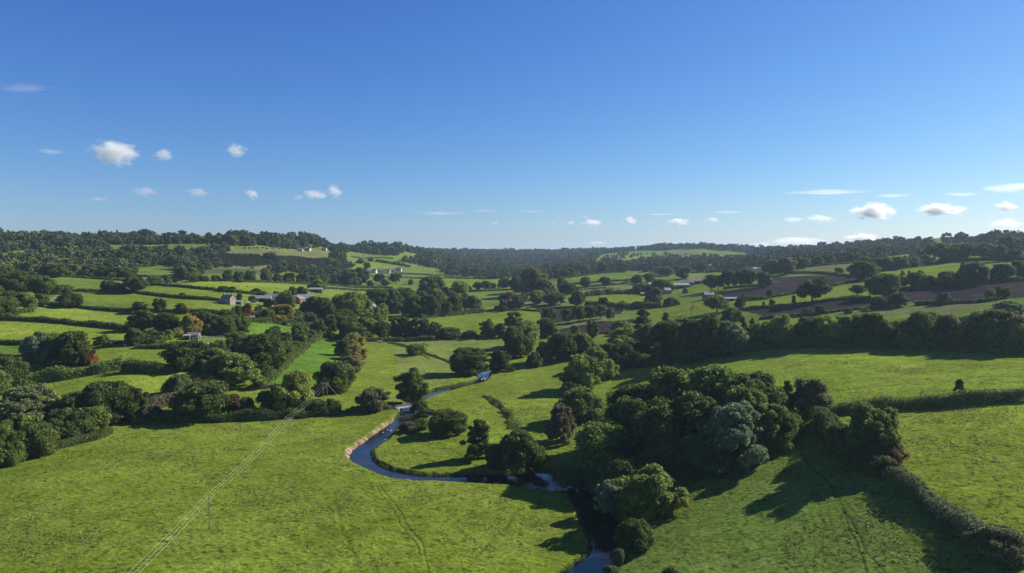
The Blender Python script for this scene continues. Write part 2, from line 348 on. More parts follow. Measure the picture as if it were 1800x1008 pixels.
def build_ground():
    az = np.concatenate([np.linspace(-math.pi, -.78, 90)[:-1], np.linspace(-.78, .78, 1350), np.linspace(.78, math.pi, 90)[1:]])
    r = [3.0]; 
    while r[-1] < 11500:
        q = r[-1]; r.append(q*(1.06 if q < 125 else 1.0028 if q < 480 else 1.005 if q < 2500 else 1.012))
    r = np.array(r); Aa, Rr = np.meshgrid(az, r); x = (np.sin(Aa)*Rr).ravel(); y = (np.cos(Aa)*Rr).ravel(); z = ground_z(x, y)
    alb = np.tile(np.array(G['m']), (len(x), 1)); infov = (y > 80) & (np.abs(x) < y*1.25)
    idx = np.nonzero(infov)[0]; xi, yi = x[idx], y[idx]
    wob = np.minimum(yi*.004, 4); xw = xi+wob*vnoise(xi/12, yi/12); yw = yi+wob*vnoise(xi/12+40, yi/12)
    for l in FIELDS.strip().split('\n'):
        c, p = l.split(' ', 1); W = [hit(a, b)[:2] for a, b in pl(p)]
        if len(W) < 3: continue
        W = np.array(W); bb = (xw > W[:,0].min()) & (xw < W[:,0].max()) & (yw > W[:,1].min()) & (yw < W[:,1].max()); k = np.nonzero(bb)[0]
        if len(k): m = inside(xw[k], yw[k], W); alb[idx[k[m]]] = G[c]
    # dark lines in the turf: trodden cattle tracks, plus one line across the right field
    for p, wd in ((TRK, .45),):
        for s, wdt, f in wd_lines():
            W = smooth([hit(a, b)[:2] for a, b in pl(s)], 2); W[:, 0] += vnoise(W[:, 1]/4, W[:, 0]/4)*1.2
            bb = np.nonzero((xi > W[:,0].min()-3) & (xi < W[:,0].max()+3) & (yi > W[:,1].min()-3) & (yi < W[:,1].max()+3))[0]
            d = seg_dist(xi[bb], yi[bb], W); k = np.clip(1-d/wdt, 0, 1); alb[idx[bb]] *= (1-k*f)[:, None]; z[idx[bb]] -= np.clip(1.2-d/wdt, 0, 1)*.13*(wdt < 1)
    # river bed and banks
    bb = idx[(xi > RIVER[:,0].min()-14) & (xi < RIVER[:,0].max()+14) & (yi > RIVER[:,1].min()-14) & (yi < RIVER[:,1].max()+14)]
    d = river_dist(x[bb], y[bb]); d = d+vnoise(x[bb]/2.2, y[bb]/2.2)*.9*(d > -1.5)
    zb = z[bb]; bank = np.where(d < 0, WZ-.15-.9*np.clip(-d/2.5, 0, 1), WZ-.1+(np.maximum(zb, WZ+.7)-WZ+.1)*sstep(0, 1.9, d))
    f = np.clip(1-(d-4)/8, 0, 1); z[bb] = np.where(d < 4, bank, zb*(1-f)+np.maximum(zb, WZ+.7)*f)
    mud = np.clip(1.5-d/1.1, 0, 1)[:, None]; alb[bb] = alb[bb]*(1-mud)+np.array((.06,.055,.032))*mud
    L = LBW[(LBW[:,1] < hit(695,741,WZ)[1]+1) & (LBW[:,1] > hit(613,806,WZ)[1]-1) & (LBW[:,0] < hit(705,735,WZ)[0])]
    ds = seg_dist(x[bb], y[bb], L)+vnoise(x[bb]/2.6, y[bb]/2.6)*3.2; s = (np.clip(1.7-ds/1.3, 0, 1)*(d > -.3))[:, None]; alb[bb] = alb[bb]*(1-s)+np.array(G['s'])*s
    # tussocks: real relief of the turf where it is close enough to see
    kk = np.nonzero((y > 100) & (np.hypot(x, y) < 520))[0]; xt, yt = x[kk], y[kk]; am = np.clip((520-np.hypot(xt, yt))/250, 0, 1)*(river_dist(xt, yt) > 1.5)
    tu = vnoise(xt/1.5, yt/1.1)*.5+vnoise(xt/.7+9, yt/.6)*.35+vnoise(xt/4, yt/3+7)*.5; z[kk] += am*(np.maximum(tu, 0)**1.3*.55+tu*.1)
    nr, na = len(r), len(az); i = np.arange(nr-1)[:, None]*na+np.arange(na-1)[None, :]; i = i.ravel(); F = np.stack([i, i+1, i+na+1, i+na], 1)[:, ::-1]
    me = mesh_np('ground', np.stack([x, y, z], 1), F, M_GROUND, True)
    a = me.attributes.new('albedo', 'FLOAT_COLOR', 'POINT'); a.data.foreach_set('color', np.concatenate([alb, np.ones((len(x), 1))], 1).astype(np.float32).ravel())
    return tag(link(bpy.data.objects.new('ground', me)), kind='structure')
TRK = None
def wd_lines():
    return (("664 848|676 866|690 882|704 902|718 926|732 944|746 966|756 1008|760 1060", .35, .45), ("660 850|670 872|690 896|700 912|712 936|726 952|742 978", .3, .35),
            ("918 884|908 902|895 920|880 934|858 956|836 984|812 1010", .8, .28), ("582 860|592 890|600 930|618 965|628 1000", .9, .15),
            ("1396 748|1404 775|1412 800|1430 822|1455 850|1466 868|1476 892|1492 910|1505 935|1520 965|1540 990|1560 1012", .38, .45),
            ("1390 755|1396 782|1412 805|1440 836|1462 858|1482 884|1486 915|1498 945|1516 975|1524 1008", .35, .35), ("1500 845|1530 870|1560 905|1600 945|1640 980|1680 1010", .9, .22),
            ("1456 690|1500 684|1600 674|1700 666|1810 654", .75, .4), ("0 890|80 868|180 850|300 800|420 750|470 745", 1.6, .13), ("0 1000|120 960|260 880|340 800|420 770", 2.0, .1))  # first entry: a plain dark line across the right field
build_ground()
# river surface
m = 240; L = resample(LBW, m); R = resample(RBW, m)
e = (R-L); e /= np.linalg.norm(e, axis=1)[:, None]; L = L-e*.9; R = R+e*.9
V = []; K = 6
for i in range(m):
    for j in range(K): q = L[i]*(1-j/(K-1))+R[i]*j/(K-1); V.append((q[0], q[1], WZ))
i = (np.arange(m-1)[:, None]*K+np.arange(K-1)[None, :]).ravel()
tag(link(bpy.data.objects.new('river', mesh_np('river', V, np.stack([i, i+1, i+K+1, i+K], 1), M_WATER, True))), kind='structure')

Wm = smooth([hit(a, b)[:2] for a, b in pl("736 621|742 624|748 627.5|756 631")]); V = []
for i, q in enumerate(Wm):
    for k in (-1, 1): V.append((q[0]+k*.2, q[1]+k*1.6*math.sin(math.pi*(i+.3)/(len(Wm))), float(ground_z(q[0], q[1])[0])+.12))
tag(link(bpy.data.objects.new('stream', mesh_np('stream', V, [(2*i, 2*i+1, 2*i+3, 2*i+2) for i in range(len(Wm)-1)], M_WATER, True))), kind='structure')
# ---------------------------------------------------------------- foliage prototypes
def ico(sub=1):
    import bmesh
    bm = bmesh.new(); bmesh.ops.create_icosphere(bm, subdivisions=sub, radius=1)
    V = np.array([v.co[:] for v in bm.verts]); F = np.array([[v.index for v in f.verts] for f in bm.faces]); bm.free(); return V, F
ICO1, ICO2 = ico(1), ico(2)
def cards(P, Nn, size, rng, spread=.75):
    """leaf-clump quads at points P facing roughly along N"""
    m = len(P); d = Nn+rng.normal(size=(m, 3))*spread; d /= np.linalg.norm(d, axis=1)[:, None]+1e-9
    u = np.cross(d, rng.normal(size=(m, 3))); u /= np.linalg.norm(u, axis=1)[:, None]+1e-9; v = np.cross(d, u)
    s = (size*rng.uniform(.6, 1.35, m))[:, None]; a = rng.uniform(.5, .9, m)[:, None]
    bend = d*s*.18
    Q = np.stack([P-u*s-bend, P-v*s*a+bend*.4, P+u*s-bend, P+v*s*a+bend*.4], 1)
    return Q.reshape(-1, 3)
def foliage_mesh(name, Q, core, mat, rng, tone=None):
    m = len(Q)//4; F = np.arange(m*4).reshape(m, 4); V = [Q]; T = [np.repeat(rng.random(m) if tone is None else tone, 4)]
    me = bpy.data.meshes.new(name); nq = len(Q); Ft = []
    for cv, cf in core: Ft.append(cf+nq); V.append(cv); T.append(np.full(len(cv), .5)); nq += len(cv)
    V = np.concatenate(V).astype(np.float32); T = np.concatenate(T).astype(np.float32)
    Ft = np.concatenate(Ft) if Ft else np.zeros((0, 3), int)
    loops = np.concatenate([F.ravel(), Ft.ravel()]).astype(np.int32); npol = m+len(Ft)
    st = np.concatenate([np.arange(m)*4, m*4+np.arange(len(Ft))*3]).astype(np.int32)
    me.vertices.add(len(V)); me.vertices.foreach_set('co', V.ravel()); me.loops.add(len(loops)); me.loops.foreach_set('vertex_index', loops)
    me.polygons.add(npol); me.polygons.foreach_set('loop_start', st); me.update(calc_edges=True)
    a = me.attributes.new('tone', 'FLOAT', 'POINT'); a.data.foreach_set('value', T); me.materials.append(mat); return me
def crown(name, shape, W, Hh, z0, n_lobes, n_cards, card, seed, mat=None, lobe=(.16, .34), core=.66, gap=.0, spread=.95):
    """crown W wide, from z0 to Hh; shape(t)->relative radius at relative height t"""
    rng = np.random.default_rng(seed); C = []; Rr = []
    ph = rng.uniform(0, 6.28, 4)
    while len(C) < n_lobes:
        t = rng.uniform(0.03, .97); a = rng.uniform(0, 2*math.pi); prof = shape(t)*W/2
        prof *= 1+.17*math.sin(2*a+ph[0]+t*2)+.15*math.sin(3*a+ph[1]+t*4)+.09*math.sin(5*a+ph[2]-t*5)
        lr = W*rng.uniform(*lobe)*.5*(.55+.45*shape(t)); rr = max(prof-lr*.75, 0)*math.sqrt(rng.uniform(.25, 1))
        z = z0+(Hh-z0)*t; z = min(max(z, z0+lr*.55), Hh-lr*.75)
        C.append((math.cos(a)*rr, math.sin(a)*rr, z)); Rr.append(lr)
    C = np.array(C); Rr = np.array(Rr)
    k = rng.choice(len(C), n_cards*3, p=Rr**2/np.sum(Rr**2)); d = rng.normal(size=(len(k), 3)); d[:, 2] = d[:, 2]+.15; d /= np.linalg.norm(d, axis=1)[:, None]
    lump = 1+.5*vnoise(d[:, 0]*2.4+C[k][:, 0]*1.7+d[:, 2]*1.9, d[:, 1]*2.4+C[k][:, 2]*1.3-d[:, 2]*1.5)
    P = C[k]+d*(Rr[k]*lump*(1.14-.42*rng.random(len(k))**1.6))[:, None]*np.array((1, 1, .85))
    keep = np.ones(len(P), bool)
    for c, q in zip(C, Rr): keep &= np.linalg.norm((P-c)/np.array((1, 1, .85)), axis=1) > q*.70
    if gap: keep &= vnoise(P[:, 0]*1.1/gap+P[:, 2]*.5+7, P[:, 1]*1.1/gap-P[:, 2]*.4) > -.12
    P, d = P[keep][:n_cards], d[keep][:n_cards]
    Q = cards(P, d, card, rng, spread); cores = []
    for c, q in zip(C, Rr):
        V = ICO1[0]*q*core*np.array((1, 1, .85)); V = V*(1+rng.uniform(-.12, .12, (len(V), 1))); cores.append((V+c, ICO1[1]))
    return foliage_mesh(name, Q, cores if core else [], mat or M_LEAF, rng), C, Rr
def limbs(name, C, Hh, r0, seed, n=7, top=.75):
    rng = random.Random(seed); m = MB(); P = [(0, 0, -.6), (rng.uniform(-.2, .2), rng.uniform(-.2, .2), Hh*.2), (rng.uniform(-.5, .5), rng.uniform(-.5, .5), Hh*.45), (rng.uniform(-.7, .7), rng.uniform(-.7, .7), Hh*top)]
    m.tube(P, [r0*1.35, r0, r0*.7, r0*.2], 7)
    idx = list(range(len(C))); rng.shuffle(idx)
    for i in idx[:n]:
        c = Vector(C[i]); s = Vector(P[1]).lerp(Vector(P[2]), rng.uniform(0, 1)); mid = s.lerp(c, .5)+Vector((0, 0, -.4)); m.tube([s, mid, c], [r0*.42, r0*.26, r0*.08], 5)
    return m.mesh(name, M_BARK)
PROTO = {}
def proto(key, shape, W, Hh, z0, nl, nc, card, seed, tr=.4, **kw):
    cm, C, R = crown('crown', shape, W, Hh, z0, nl, nc, card, seed, **kw)
    co = np.empty(len(cm.vertices)*3, np.float32); cm.vertices.foreach_get('co', co); co = co.reshape(-1, 3)
    W2 = (np.percentile(co[:, 0], 99)-np.percentile(co[:, 0], 1)+np.percentile(co[:, 1], 99)-np.percentile(co[:, 1], 1))/2; H2 = float(np.percentile(co[:, 2], 99.7))
    PROTO.setdefault(key, []).append((cm, limbs('trunk', C, Hh, tr, seed), float(W2), H2))
dome = lambda t: math.sqrt(max(1-(max(t-.38, 0)/.64)**2, 0.02))*(.72+.28*min(t/.38, 1))
egg = lambda t: math.sqrt(max(1-(abs(t-.42)/.6)**2, .03))
cone = lambda t: max(.12, (1-t)**.7*(.75+.25*min(t/.15, 1)))
bushy = lambda t: math.sqrt(max(1-(max(t-.2, 0)/.82)**2, .03))
pyr = lambda t: max(.15, math.sqrt(max(1-t, 0))*(.8+.2*min(t/.2, 1)))
for s in range(4): proto('o', dome, 18, 15, 1.6, 75, 19000, .38, 10+s, .5)
for s in range(3): proto('r', egg, 14, 14, 1.2, 64, 16000, .34, 20+s, .38)
for s in range(3): proto('t', egg, 11, 17, 1.2, 60, 16000, .34, 30+s, .35)
for s in range(2): proto('p', pyr, 11, 16, .8, 60, 16000, .30, 40+s, .35, lobe=(.16, .28))
for s in range(3): proto('b', bushy, 14, 8, .2, 70, 16000, .27, 50+s, .22, lobe=(.16, .30))
for s in range(2): proto('a', egg, 15, 18, 1.8, 110, 22000, .27, 60+s, .4, lobe=(.13, .26), core=.5, gap=1.3, spread=1.1)
for s in range(1): proto('c', cone, 6, 15, .8, 40, 6000, .28, 70+s, .25, lobe=(.2, .34))
for s in range(2): proto('w', bushy, 13, 11, .4, 95, 18000, .26, 80+s, .3, lobe=(.12, .22), core=.62, spread=1.1)
for s in range(2): proto('h', dome, 15, 14, 3.6, 48, 14000, .32, 90+s, .42, gap=1.6, core=.7)      # airy field oak, clear stem
def bare(seed, leafy):
    rng = random.Random(seed); m = MB(); tips = []
    def grow(p, d, L, r, lv):
        q = p+d*L; m.tube([p, p.lerp(q, .5)+Vector((rng.uniform(-.1, .1), rng.uniform(-.1, .1), 0))*L*.5, q], [r, r*.8, r*.55], 5); tips.append(q)
        if lv:
            for _ in range(3):
                e = (d+Vector((rng.uniform(-1, 1), rng.uniform(-1, 1), rng.uniform(-.2, .7)))*.75).normalized(); grow(p.lerp(q, rng.uniform(.6, 1)), e, L*rng.uniform(.55, .8), r*.5, lv-1)
    grow(Vector((0, 0, -.5)), Vector((0, 0, 1)), 5, .35, 4)
    P = np.array([t[:] for t in tips]); g = np.random.default_rng(seed); k = g.choice(len(P), leafy); P = P[k]+g.normal(size=(leafy, 3))*.5
    mx = P[:, 2].max(); cm = foliage_mesh('crown', cards(P, g.normal(size=P.shape), .2, g), [], M_LEAF, g)
    return cm, m.mesh('trunk', M_BARK), float(np.ptp(P[:, 0]))*1.0, float(mx)
PROTO['x'] = [bare(3, 700)]
def ivy():
    g = np.random.default_rng(5); h = g.uniform(0, 9, 4000); a = g.uniform(0, 6.28, 4000); rr = .9+.7*np.sin(h*1.1+1)**2-.05*h+g.uniform(0, .5, 4000)
    P = np.stack([np.cos(a)*rr, np.sin(a)*rr, h], 1); d = np.stack([np.cos(a), np.sin(a), .2+0*a], 1)
    m = MB().tube([(0, 0, -.5), (.1, 0, 4), (0, .2, 9), (.3, .1, 11)], [.4, .35, .25, .08], 7).tube([(0, .1, 7), (1.5, 0, 9.5)], [.15, .05], 5).tube([(0, .1, 6), (-1.2, .3, 8)], [.14, .05], 5)
    return foliage_mesh('crown', cards(P, d, .22, g), [], M_LEAF, g), m.mesh('trunk', M_BARK), 3.6, 11.
PROTO['i'] = [ivy()]
# far woods: light prototypes
WOODP = bpy.data.collections.new('wood_sources')
for s, (sh, W, Hh) in enumerate(((dome, 15, 13), (egg, 12, 13), (dome, 13, 11), (egg, 10, 14), (cone, 7, 14), (dome, 17, 14))):
    cm, C, R = crown('wood_crown', sh, W, Hh, .5, 26, 1300, .72, 200+s, M_WOOD, core=.8)
    WOODP.objects.link(bpy.data.objects.new('wood_crown', cm))
COLR = dict((k_, tuple(2.15*q_ for q_ in v_)) for k_, v_ in dict(D=(.042, .060, .015), M=(.060, .086, .020), L=(.090, .120, .025), S=(.078, .100, .048), A=(.120, .108, .028), P=(.062, .058, .034), R=(.062, .046, .024), O=(.125, .070, .020), B=(.075, .078, .032), G=(.064, .078, .036)).items())
CNAME = dict(D='dark green', M='mid green', L='light yellow-green', S='silvery green', A='amber-tinged', P='dull brown', R='reddish brown', O='rust orange', B='bronze green', G='grey-green')
KNAME = dict(o=('broadleaf_tree', 'rounded tree', 'tree'), r=('broadleaf_tree', 'round-headed tree', 'tree'), t=('broadleaf_tree', 'tall oval tree', 'tree'), p=('broadleaf_tree', 'pointed leafy tree', 'tree'), b=('bush', 'bush', 'bush'),
             a=('airy_tree', 'feathery tree', 'tree'), c=('conifer_tree', 'narrow conifer', 'tree'), w=('willow_tree', 'bushy willow', 'tree'), h=('field_tree', 'clear-stemmed tree', 'tree'), x=('bare_tree', 'half-bare tree', 'tree'), i=('ivy_clad_trunk', 'ivy-clad dead trunk', 'tree'))
ORD = 'leftmost second third fourth fifth sixth seventh eighth ninth tenth eleventh twelfth thirteenth fourteenth fifteenth sixteenth'.split()
NTREE = [0]
def plant(px, py, wp, hp, kind, col, label, group):
    p = hit(px, py); wm = wp/FOC*p[1]; off = .30*wm; u = p[:2]/np.hypot(*p[:2]); q = p[:2]+u*off; z = float(ground_z(*q)[0])
    d = ray(px, py-hp); ht = max(EYE+d[2]/d[1]*q[1]-z, wm*.3, 1.2)
    r = random.Random(int(px*13+py*7+wp)); cm, tm, W, Hh = PROTO[kind][r.randrange(len(PROTO[kind]))]
    nm, _, cat = KNAME[kind]; root = empty(nm, (q[0], q[1], z-.15), r.uniform(0, 6.28), label, cat, group)
    sx = wm/W*r.uniform(.96, 1.06); root.scale = (sx, sx, (ht+.15)/Hh)
    c = np.array(COLR[col])*r.uniform(.86, 1.18)*np.array((r.uniform(.92, 1.1), 1, r.uniform(.9, 1.1)))
    t_ = link(bpy.data.objects.new('trunk', tm), root); k = link(bpy.data.objects.new('crown', cm), root); k.color = (*[float(v) for v in c], 1); NTREE[0] += 1
    return root
def grove(phrase, data, group=None):
    T = [t.split() for t in data.replace('\n', '|').split('|') if t.strip()]; T.sort(key=lambda t: float(t[0])); m = len(T)
    for i, t in enumerate(T):
        px, py, wp, hp = map(float, t[:4]); k, c = t[4], t[5]
        if m == 1: pos = ''
        elif i == 0: pos = ', leftmost'
        elif i == m-1: pos = ', rightmost'
        else: pos = ', '+ORD[i]+' from the left'
        small = 'small ' if wp < 15 else ''
        lab = f"{small}{CNAME[c]} {KNAME[k][1]}{pos.replace(' the', '')} {phrase}".replace(' the ', ' ')
        if len(lab.replace('-', ' ').split()) > 16: lab = lab.replace('-', ' ') if False else ' '.join(lab.replace('light yellow', 'yellow').replace('dark green', 'dark').replace('mid green', 'green').split()); 
        if len(lab.replace('-', ' ').split()) > 16: print('LONG', lab)
        plant(px, py, wp, hp, k, c, lab, (group or ('trees '+phrase)) if m > 1 else None)
# ---------------------------------------------------------------- trees: photo pixel of the foot, crown width, height, kind, colour
grove('in the thicket at the lower left edge', "50 752 100 74 w S|44 728 40 20 b A|32 792 84 62 b M|118 776 78 56 b D|160 766 62 50 b M|184 752 30 36 b P|14 820 56 66 b M|64 804 60 60 b D")
grove('on the near meadow edge behind the thicket', "190 750 80 78 o D|140 740 64 52 o D|228 742 50 62 r D|262 742 36 30 b P|362 740 96 66 o D|328 738 54 52 o M|412 732 28 38 b R|434 730 28 32 b P|472 732 34 44 r D")
grove('behind the lower left wire span', "518 730 68 78 r L|556 731 40 28 b D|580 730 34 28 b D|490 733 20 20 b D")
grove('in the amber hedge running up to the dense grove', "588 692 70 56 b D|620 654 36 28 b B|623 634 38 28 b A|620 610 34 24 b A|604 626 26 30 b D|606 670 30 30 b M")
grove('standing alone on the river meadow', "656 726 48 44 r G|722 713 48 64 r D|825 662 60 50 o D|879 655 34 38 r D|896 654 15 9 b D|741 627 40 30 x M|729 625 30 20 b M")
grove('on the tongue of land inside the river loop', "788 770 64 48 o D|716 762 28 20 b P|742 757 34 20 b M|841 812 46 74 p D|912 834 84 76 w D|872 826 40 44 b D|738 722 30 16 b D")
grove('in the bushy line right of the reedy ditch', "1026 686 62 62 r L|1010 688 52 36 b D|1068 668 35 35 b L|1004 696 38 24 b B|1024 743 76 60 b M|986 780 54 68 w P")
grove('beside the river at its lower bend', "1056 838 116 94 o M|1140 918 108 94 r L|1092 868 76 60 r M|1076 904 66 58 w S|1120 970 66 54 b D|1088 994 22 28 b G|1074 1012 26 16 b G|1180 1012 26 12 b R|1165 834 84 56 b D|1000 856 44 36 b D")
grove('in the big dark copse right of the river', "1128 772 92 92 o D|1192 772 112 122 o M|1258 768 104 122 r M|1322 768 104 112 a M|1112 806 84 104 o D|1168 816 104 112 o D|1228 804 104 112 r D|1290 828 112 118 w S|1350 796 90 84 w M|1190 838 84 66 b D|1240 840 84 72 b D|1378 776 60 52 b M|1305 790 96 110 o M|1150 846 60 40 b D")
grove('at the head of the near right hedge', "1383 738 34 68 c D|1426 732 62 66 r G|1372 740 40 50 b D|1452 765 44 40 b M|1474 802 52 56 b D|1533 816 84 102 r M|1562 820 56 46 b R|1502 822 54 46 b D|1752 985 88 60 b B|1545 840 60 40 b D")
grove('rising out of the straight hedge on the right', "1686 698 17 30 t D|1619 701 14 18 x G")
grove('in the clump beside the amber bush at left', "68 642 50 55 r S|72 634 32 50 r D|99 638 36 52 a L|130 646 58 62 o D|158 642 22 30 b O")
grove('at the left edge below the hedged pastures', "14 688 52 60 o D|-6 700 40 50 r M|180 613 24 24 r M|235 609 27 32 r M|160 573 18 10 b D")
grove('along the lane above the substation', "252 584 46 38 o D|292 585 40 34 o D|270 605 36 24 b M|297 598 18 18 b L|313 594 20 18 b A|333 592 32 38 r A|352 588 36 40 o D|376 590 36 36 r B|398 592 32 34 o D|425 588 28 30 r M|260 600 20 20 b L", 'trees along the lane above the substation')
grove('in the dark clump below the substation', "330 654 74 54 o D|374 654 48 42 r M|412 684 94 62 w L|465 664 70 76 r D|420 618 40 34 b M|482 598 28 24 r D|316 699 46 40 b G|350 688 30 24 b P|384 640 40 40 r M|445 640 44 50 o G|396 672 60 46 o D", 'trees in the dark clump below the substation')
grove('at the garden below the farm barns', "436 562 22 28 p O|418 560 26 22 b D|398 562 30 18 b D|496 570 40 34 r A|470 566 30 24 b M|520 569 32 22 b M|545 571 26 22 b D|454 562 20 16 b B|455 548 14 10 b M", 'trees at the garden below the farm barns')
grove('between the barns of the left farm', "504 547 28 36 r B|470 540 14 14 r D|421 529 10 14 r D|392 532 10 6 b M|536 548 18 18 b L|555 554 32 32 o D|572 558 26 34 r D|443 532 12 12 b G")
grove('along the diagonal hedge right of the dark clump', "480 604 34 26 r D|502 606 22 22 b M|526 608 30 38 r M|546 600 22 20 b B|562 594 26 32 r D|580 586 30 32 r D|500 628 30 28 b M|516 620 26 20 b M")
grove('in the dense grove above the narrow green strip', "612 594 40 38 o D|624 602 44 34 r M|646 592 36 34 r L|674 598 30 32 r D|695 596 24 38 t D|712 596 24 38 t D|729 597 24 38 t D|747 597 24 36 t D|764 596 22 30 r D|600 580 30 30 r D|656 580 34 30 r M", 'trees in the dense grove above the strip')
grove('along the far side of the river meadow', "786 596 48 20 b D|827 594 23 13 b D|857 594 27 32 r D|880 595 22 26 p D|903 584 26 36 t M|838 596 14 8 b D")
grove('in the leafy belt left of the brown field', "926 610 48 46 r L|960 594 36 34 o D|916 630 38 40 o D|960 636 32 38 r L|990 636 44 50 o D|1022 630 46 44 o M|1048 652 54 40 b L|1092 650 38 46 o D|1118 648 28 30 b R|1086 626 28 30 b L|940 646 30 26 b D|905 620 34 46 o D|1068 640 36 36 o D|895 632 30 26 b D", 'trees in the leafy belt left of the brown field')
grove('standing along the small brown fields', "965 570 25 29 h D|995 571 18 28 h D|1017 568 24 30 h D|1038 565 22 28 h D|1055 562 22 26 h M|1072 565 14 24 h M|1010 594 16 22 h M|1041 596 22 32 r D", 'trees standing along the small brown fields')
grove('in the upper wooded belt right of the brown field', "1092 584 36 20 b L|1098 616 58 40 r L|1138 608 38 38 r M|1130 582 32 38 p D|1170 594 26 44 c D|1180 628 60 62 o D|1222 628 54 66 o D|1150 630 46 44 o D|1200 600 40 40 r M|1110 636 40 36 o D|1160 644 40 40 b D|1212 640 44 44 b D", 'trees in the upper wooded belt')
grove('in the long belt above the pale right field', "1248 632 50 78 o D|1284 626 54 60 r S|1306 596 16 38 c D|1322 594 16 34 c D|1338 614 36 48 r L|1374 612 46 58 r L|1418 610 46 52 o D|1448 609 42 54 a L|1484 609 42 54 r L|1527 613 64 62 o D|1584 611 46 50 a L", 'trees in the long belt above the pale field')
grove('in the right end of the long field belt', "1625 615 56 66 o D|1667 615 48 62 r G|1682 617 50 36 b B|1740 621 82 76 o D|1790 623 48 68 r B|1700 600 40 44 o D|1773 562 48 32 w S|1763 524 25 20 r D|1741 526 20 17 r M|1720 530 20 15 x G|1659 536 21 22 r G|1820 618 50 60 o D", 'trees in the right end of the belt')
grove('behind the long belt', "1287 566 38 26 b M|1262 600 40 36 o D|1350 590 30 22 b M|1400 592 30 20 b D|1460 592 34 22 b M|1560 592 40 26 o M|1640 580 34 22 b D")
grove('on the bank between the brown fields', "1428 534 47 43 h D|1507 520 23 19 h D|1528 522 20 30 x G|1552 526 48 44 o D|1580 540 28 26 r D|1545 544 28 22 b D|1475 482 14 11 r D|1519 494 47 34 o D|1445 503 14 17 h G", 'trees on the bank between the brown fields')
grove('in the thin hedge of the lower brown field', "1352 524 10 14 r D|1308 532 13 15 r D|1300 544 16 22 r D|1357 540 12 14 r D|1395 537 8 20 i D|1342 541 6 12 i D|1260 550 40 30 h M|1215 553 20 20 x G|1442 554 18 17 h D|1417 556 12 14 h R|1523 557 18 22 x G|1490 552 14 10 b D", 'trees in the thin hedge of the lower brown field')
grove('in the line along the top of the brown field', "1250 512 23 29 h D|1263 510 18 26 h D|1281 509 24 34 h D|1302 509 26 36 h D|1318 506 22 30 h D|1343 506 28 27 r G|1357 486 31 29 o B|1382 483 31 30 r B", 'trees in the line above the brown field')
grove('in the hedge above the upper right brown field', "1582 509 27 23 h D|1612 507 31 28 r M|1633 507 23 22 r D|1598 491 9 15 c D|1586 486 8 10 c D|1618 488 10 12 r D|1663 505 30 28 r G|1688 505 25 26 r D|1710 503 44 42 h G|1730 497 11 14 r D|1763 494 38 30 o D|1793 487 32 28 o D", 'trees in the hedge above the brown field')
grove('in the row above the bright upper right field', "1553 477 32 24 o D|1580 474 30 22 r D|1605 470 28 18 b M|1643 458 38 30 h D|1668 462 30 28 o D|1684 460 30 30 o D|1701 459 34 32 h G|1727 458 34 30 h G|1757 461 28 30 r G|1773 446 30 30 o D|1782 460 26 22 b D|1625 466 24 18 b D|1793 440 20 22 r M", 'trees in the row above the bright field')
grove('in the hedge left of the bright upper right field', "1535 476 24 20 o D|1520 470 24 18 o D|1500 462 26 18 r D|1478 460 22 16 r M|1456 465 24 18 o D|1436 468 24 16 r D|1412 472 24 18 o D|1395 470 20 16 r D")
grove('at the large copse in the valley middle', "658 544 38 36 o D|690 544 36 36 o D|712 544 36 38 o M|695 552 32 26 w G|728 558 32 38 o D|752 559 34 40 o D|774 557 32 36 r D|796 554 28 34 r D|812 548 30 32 h L|830 550 26 30 r M|757 528 42 42 r M|808 520 34 26 r L", 'trees at the large copse in the valley middle')
grove('in the pale grove left of the valley copse', "596 556 32 38 r L|619 561 44 48 a L|636 556 34 38 a L|660 568 30 28 b M|671 564 28 30 w L|580 562 24 28 r D|643 578 30 26 r M|605 575 34 30 o D", 'trees in the pale grove')
grove('inside the valley copse', "740 540 30 28 w G|770 538 30 26 b M|790 532 24 22 r D|720 530 24 20 b D|745 522 20 14 b D|775 520 22 18 b D|735 548 26 22 r M|784 545 26 24 r L")
grove('around the big pale tree left of the small brown fields', "937 518 44 46 r M|912 514 28 28 o D|956 524 32 32 w P|988 513 17 26 r D|998 518 26 20 o D|932 514 13 11 r D|893 544 36 30 w P|920 533 15 17 r D|944 535 26 24 r L|975 537 32 24 r M|1015 539 27 27 o D|910 543 20 24 r P|968 520 20 16 b D|885 548 12 10 b D|873 547 10 9 b D", 'trees around the big pale valley tree')
grove('in the flat middle pasture', "840 512 16 16 h D|854 512 16 18 h D|866 507 11 10 r D|887 506 20 16 o D|823 512 12 10 b M")
grove('in the striped pastures right of the valley centre', "1028 509 18 22 h D|1064 506 19 19 h D|1120 500 16 17 r D|1142 497 20 16 r D|1170 486 24 17 o M|1201 491 24 21 r D|1162 514 40 23 o M|1127 516 30 17 b D|1150 536 29 30 r B|1061 541 20 18 r D|1180 538 30 15 b D|1122 543 22 13 b D|1205 516 9 9 b G|1092 543 18 10 b D", 'trees in the striped pastures')
grove('in the short avenue above the striped pastures', "963 495 19 20 h D|978 493 16 20 h D|990 492 16 20 h D|1002 491 16 20 h D|1059 480 18 19 r D|1030 482 20 16 r D|1045 480 14 13 r D|1078 478 18 16 r D|1096 478 22 18 r D")
grove('below the white houses on the left', "667 500 16 19 h D|696 500 20 20 h D|676 503 13 12 r D|651 504 11 11 r D|722 501 10 10 r D|635 502 26 31 o D|614 504 34 31 r G|591 502 16 15 r D|560 512 30 20 r L|645 473 11 12 r D|634 464 12 9 r D|652 460 9 8 r D", 'trees below the white houses')
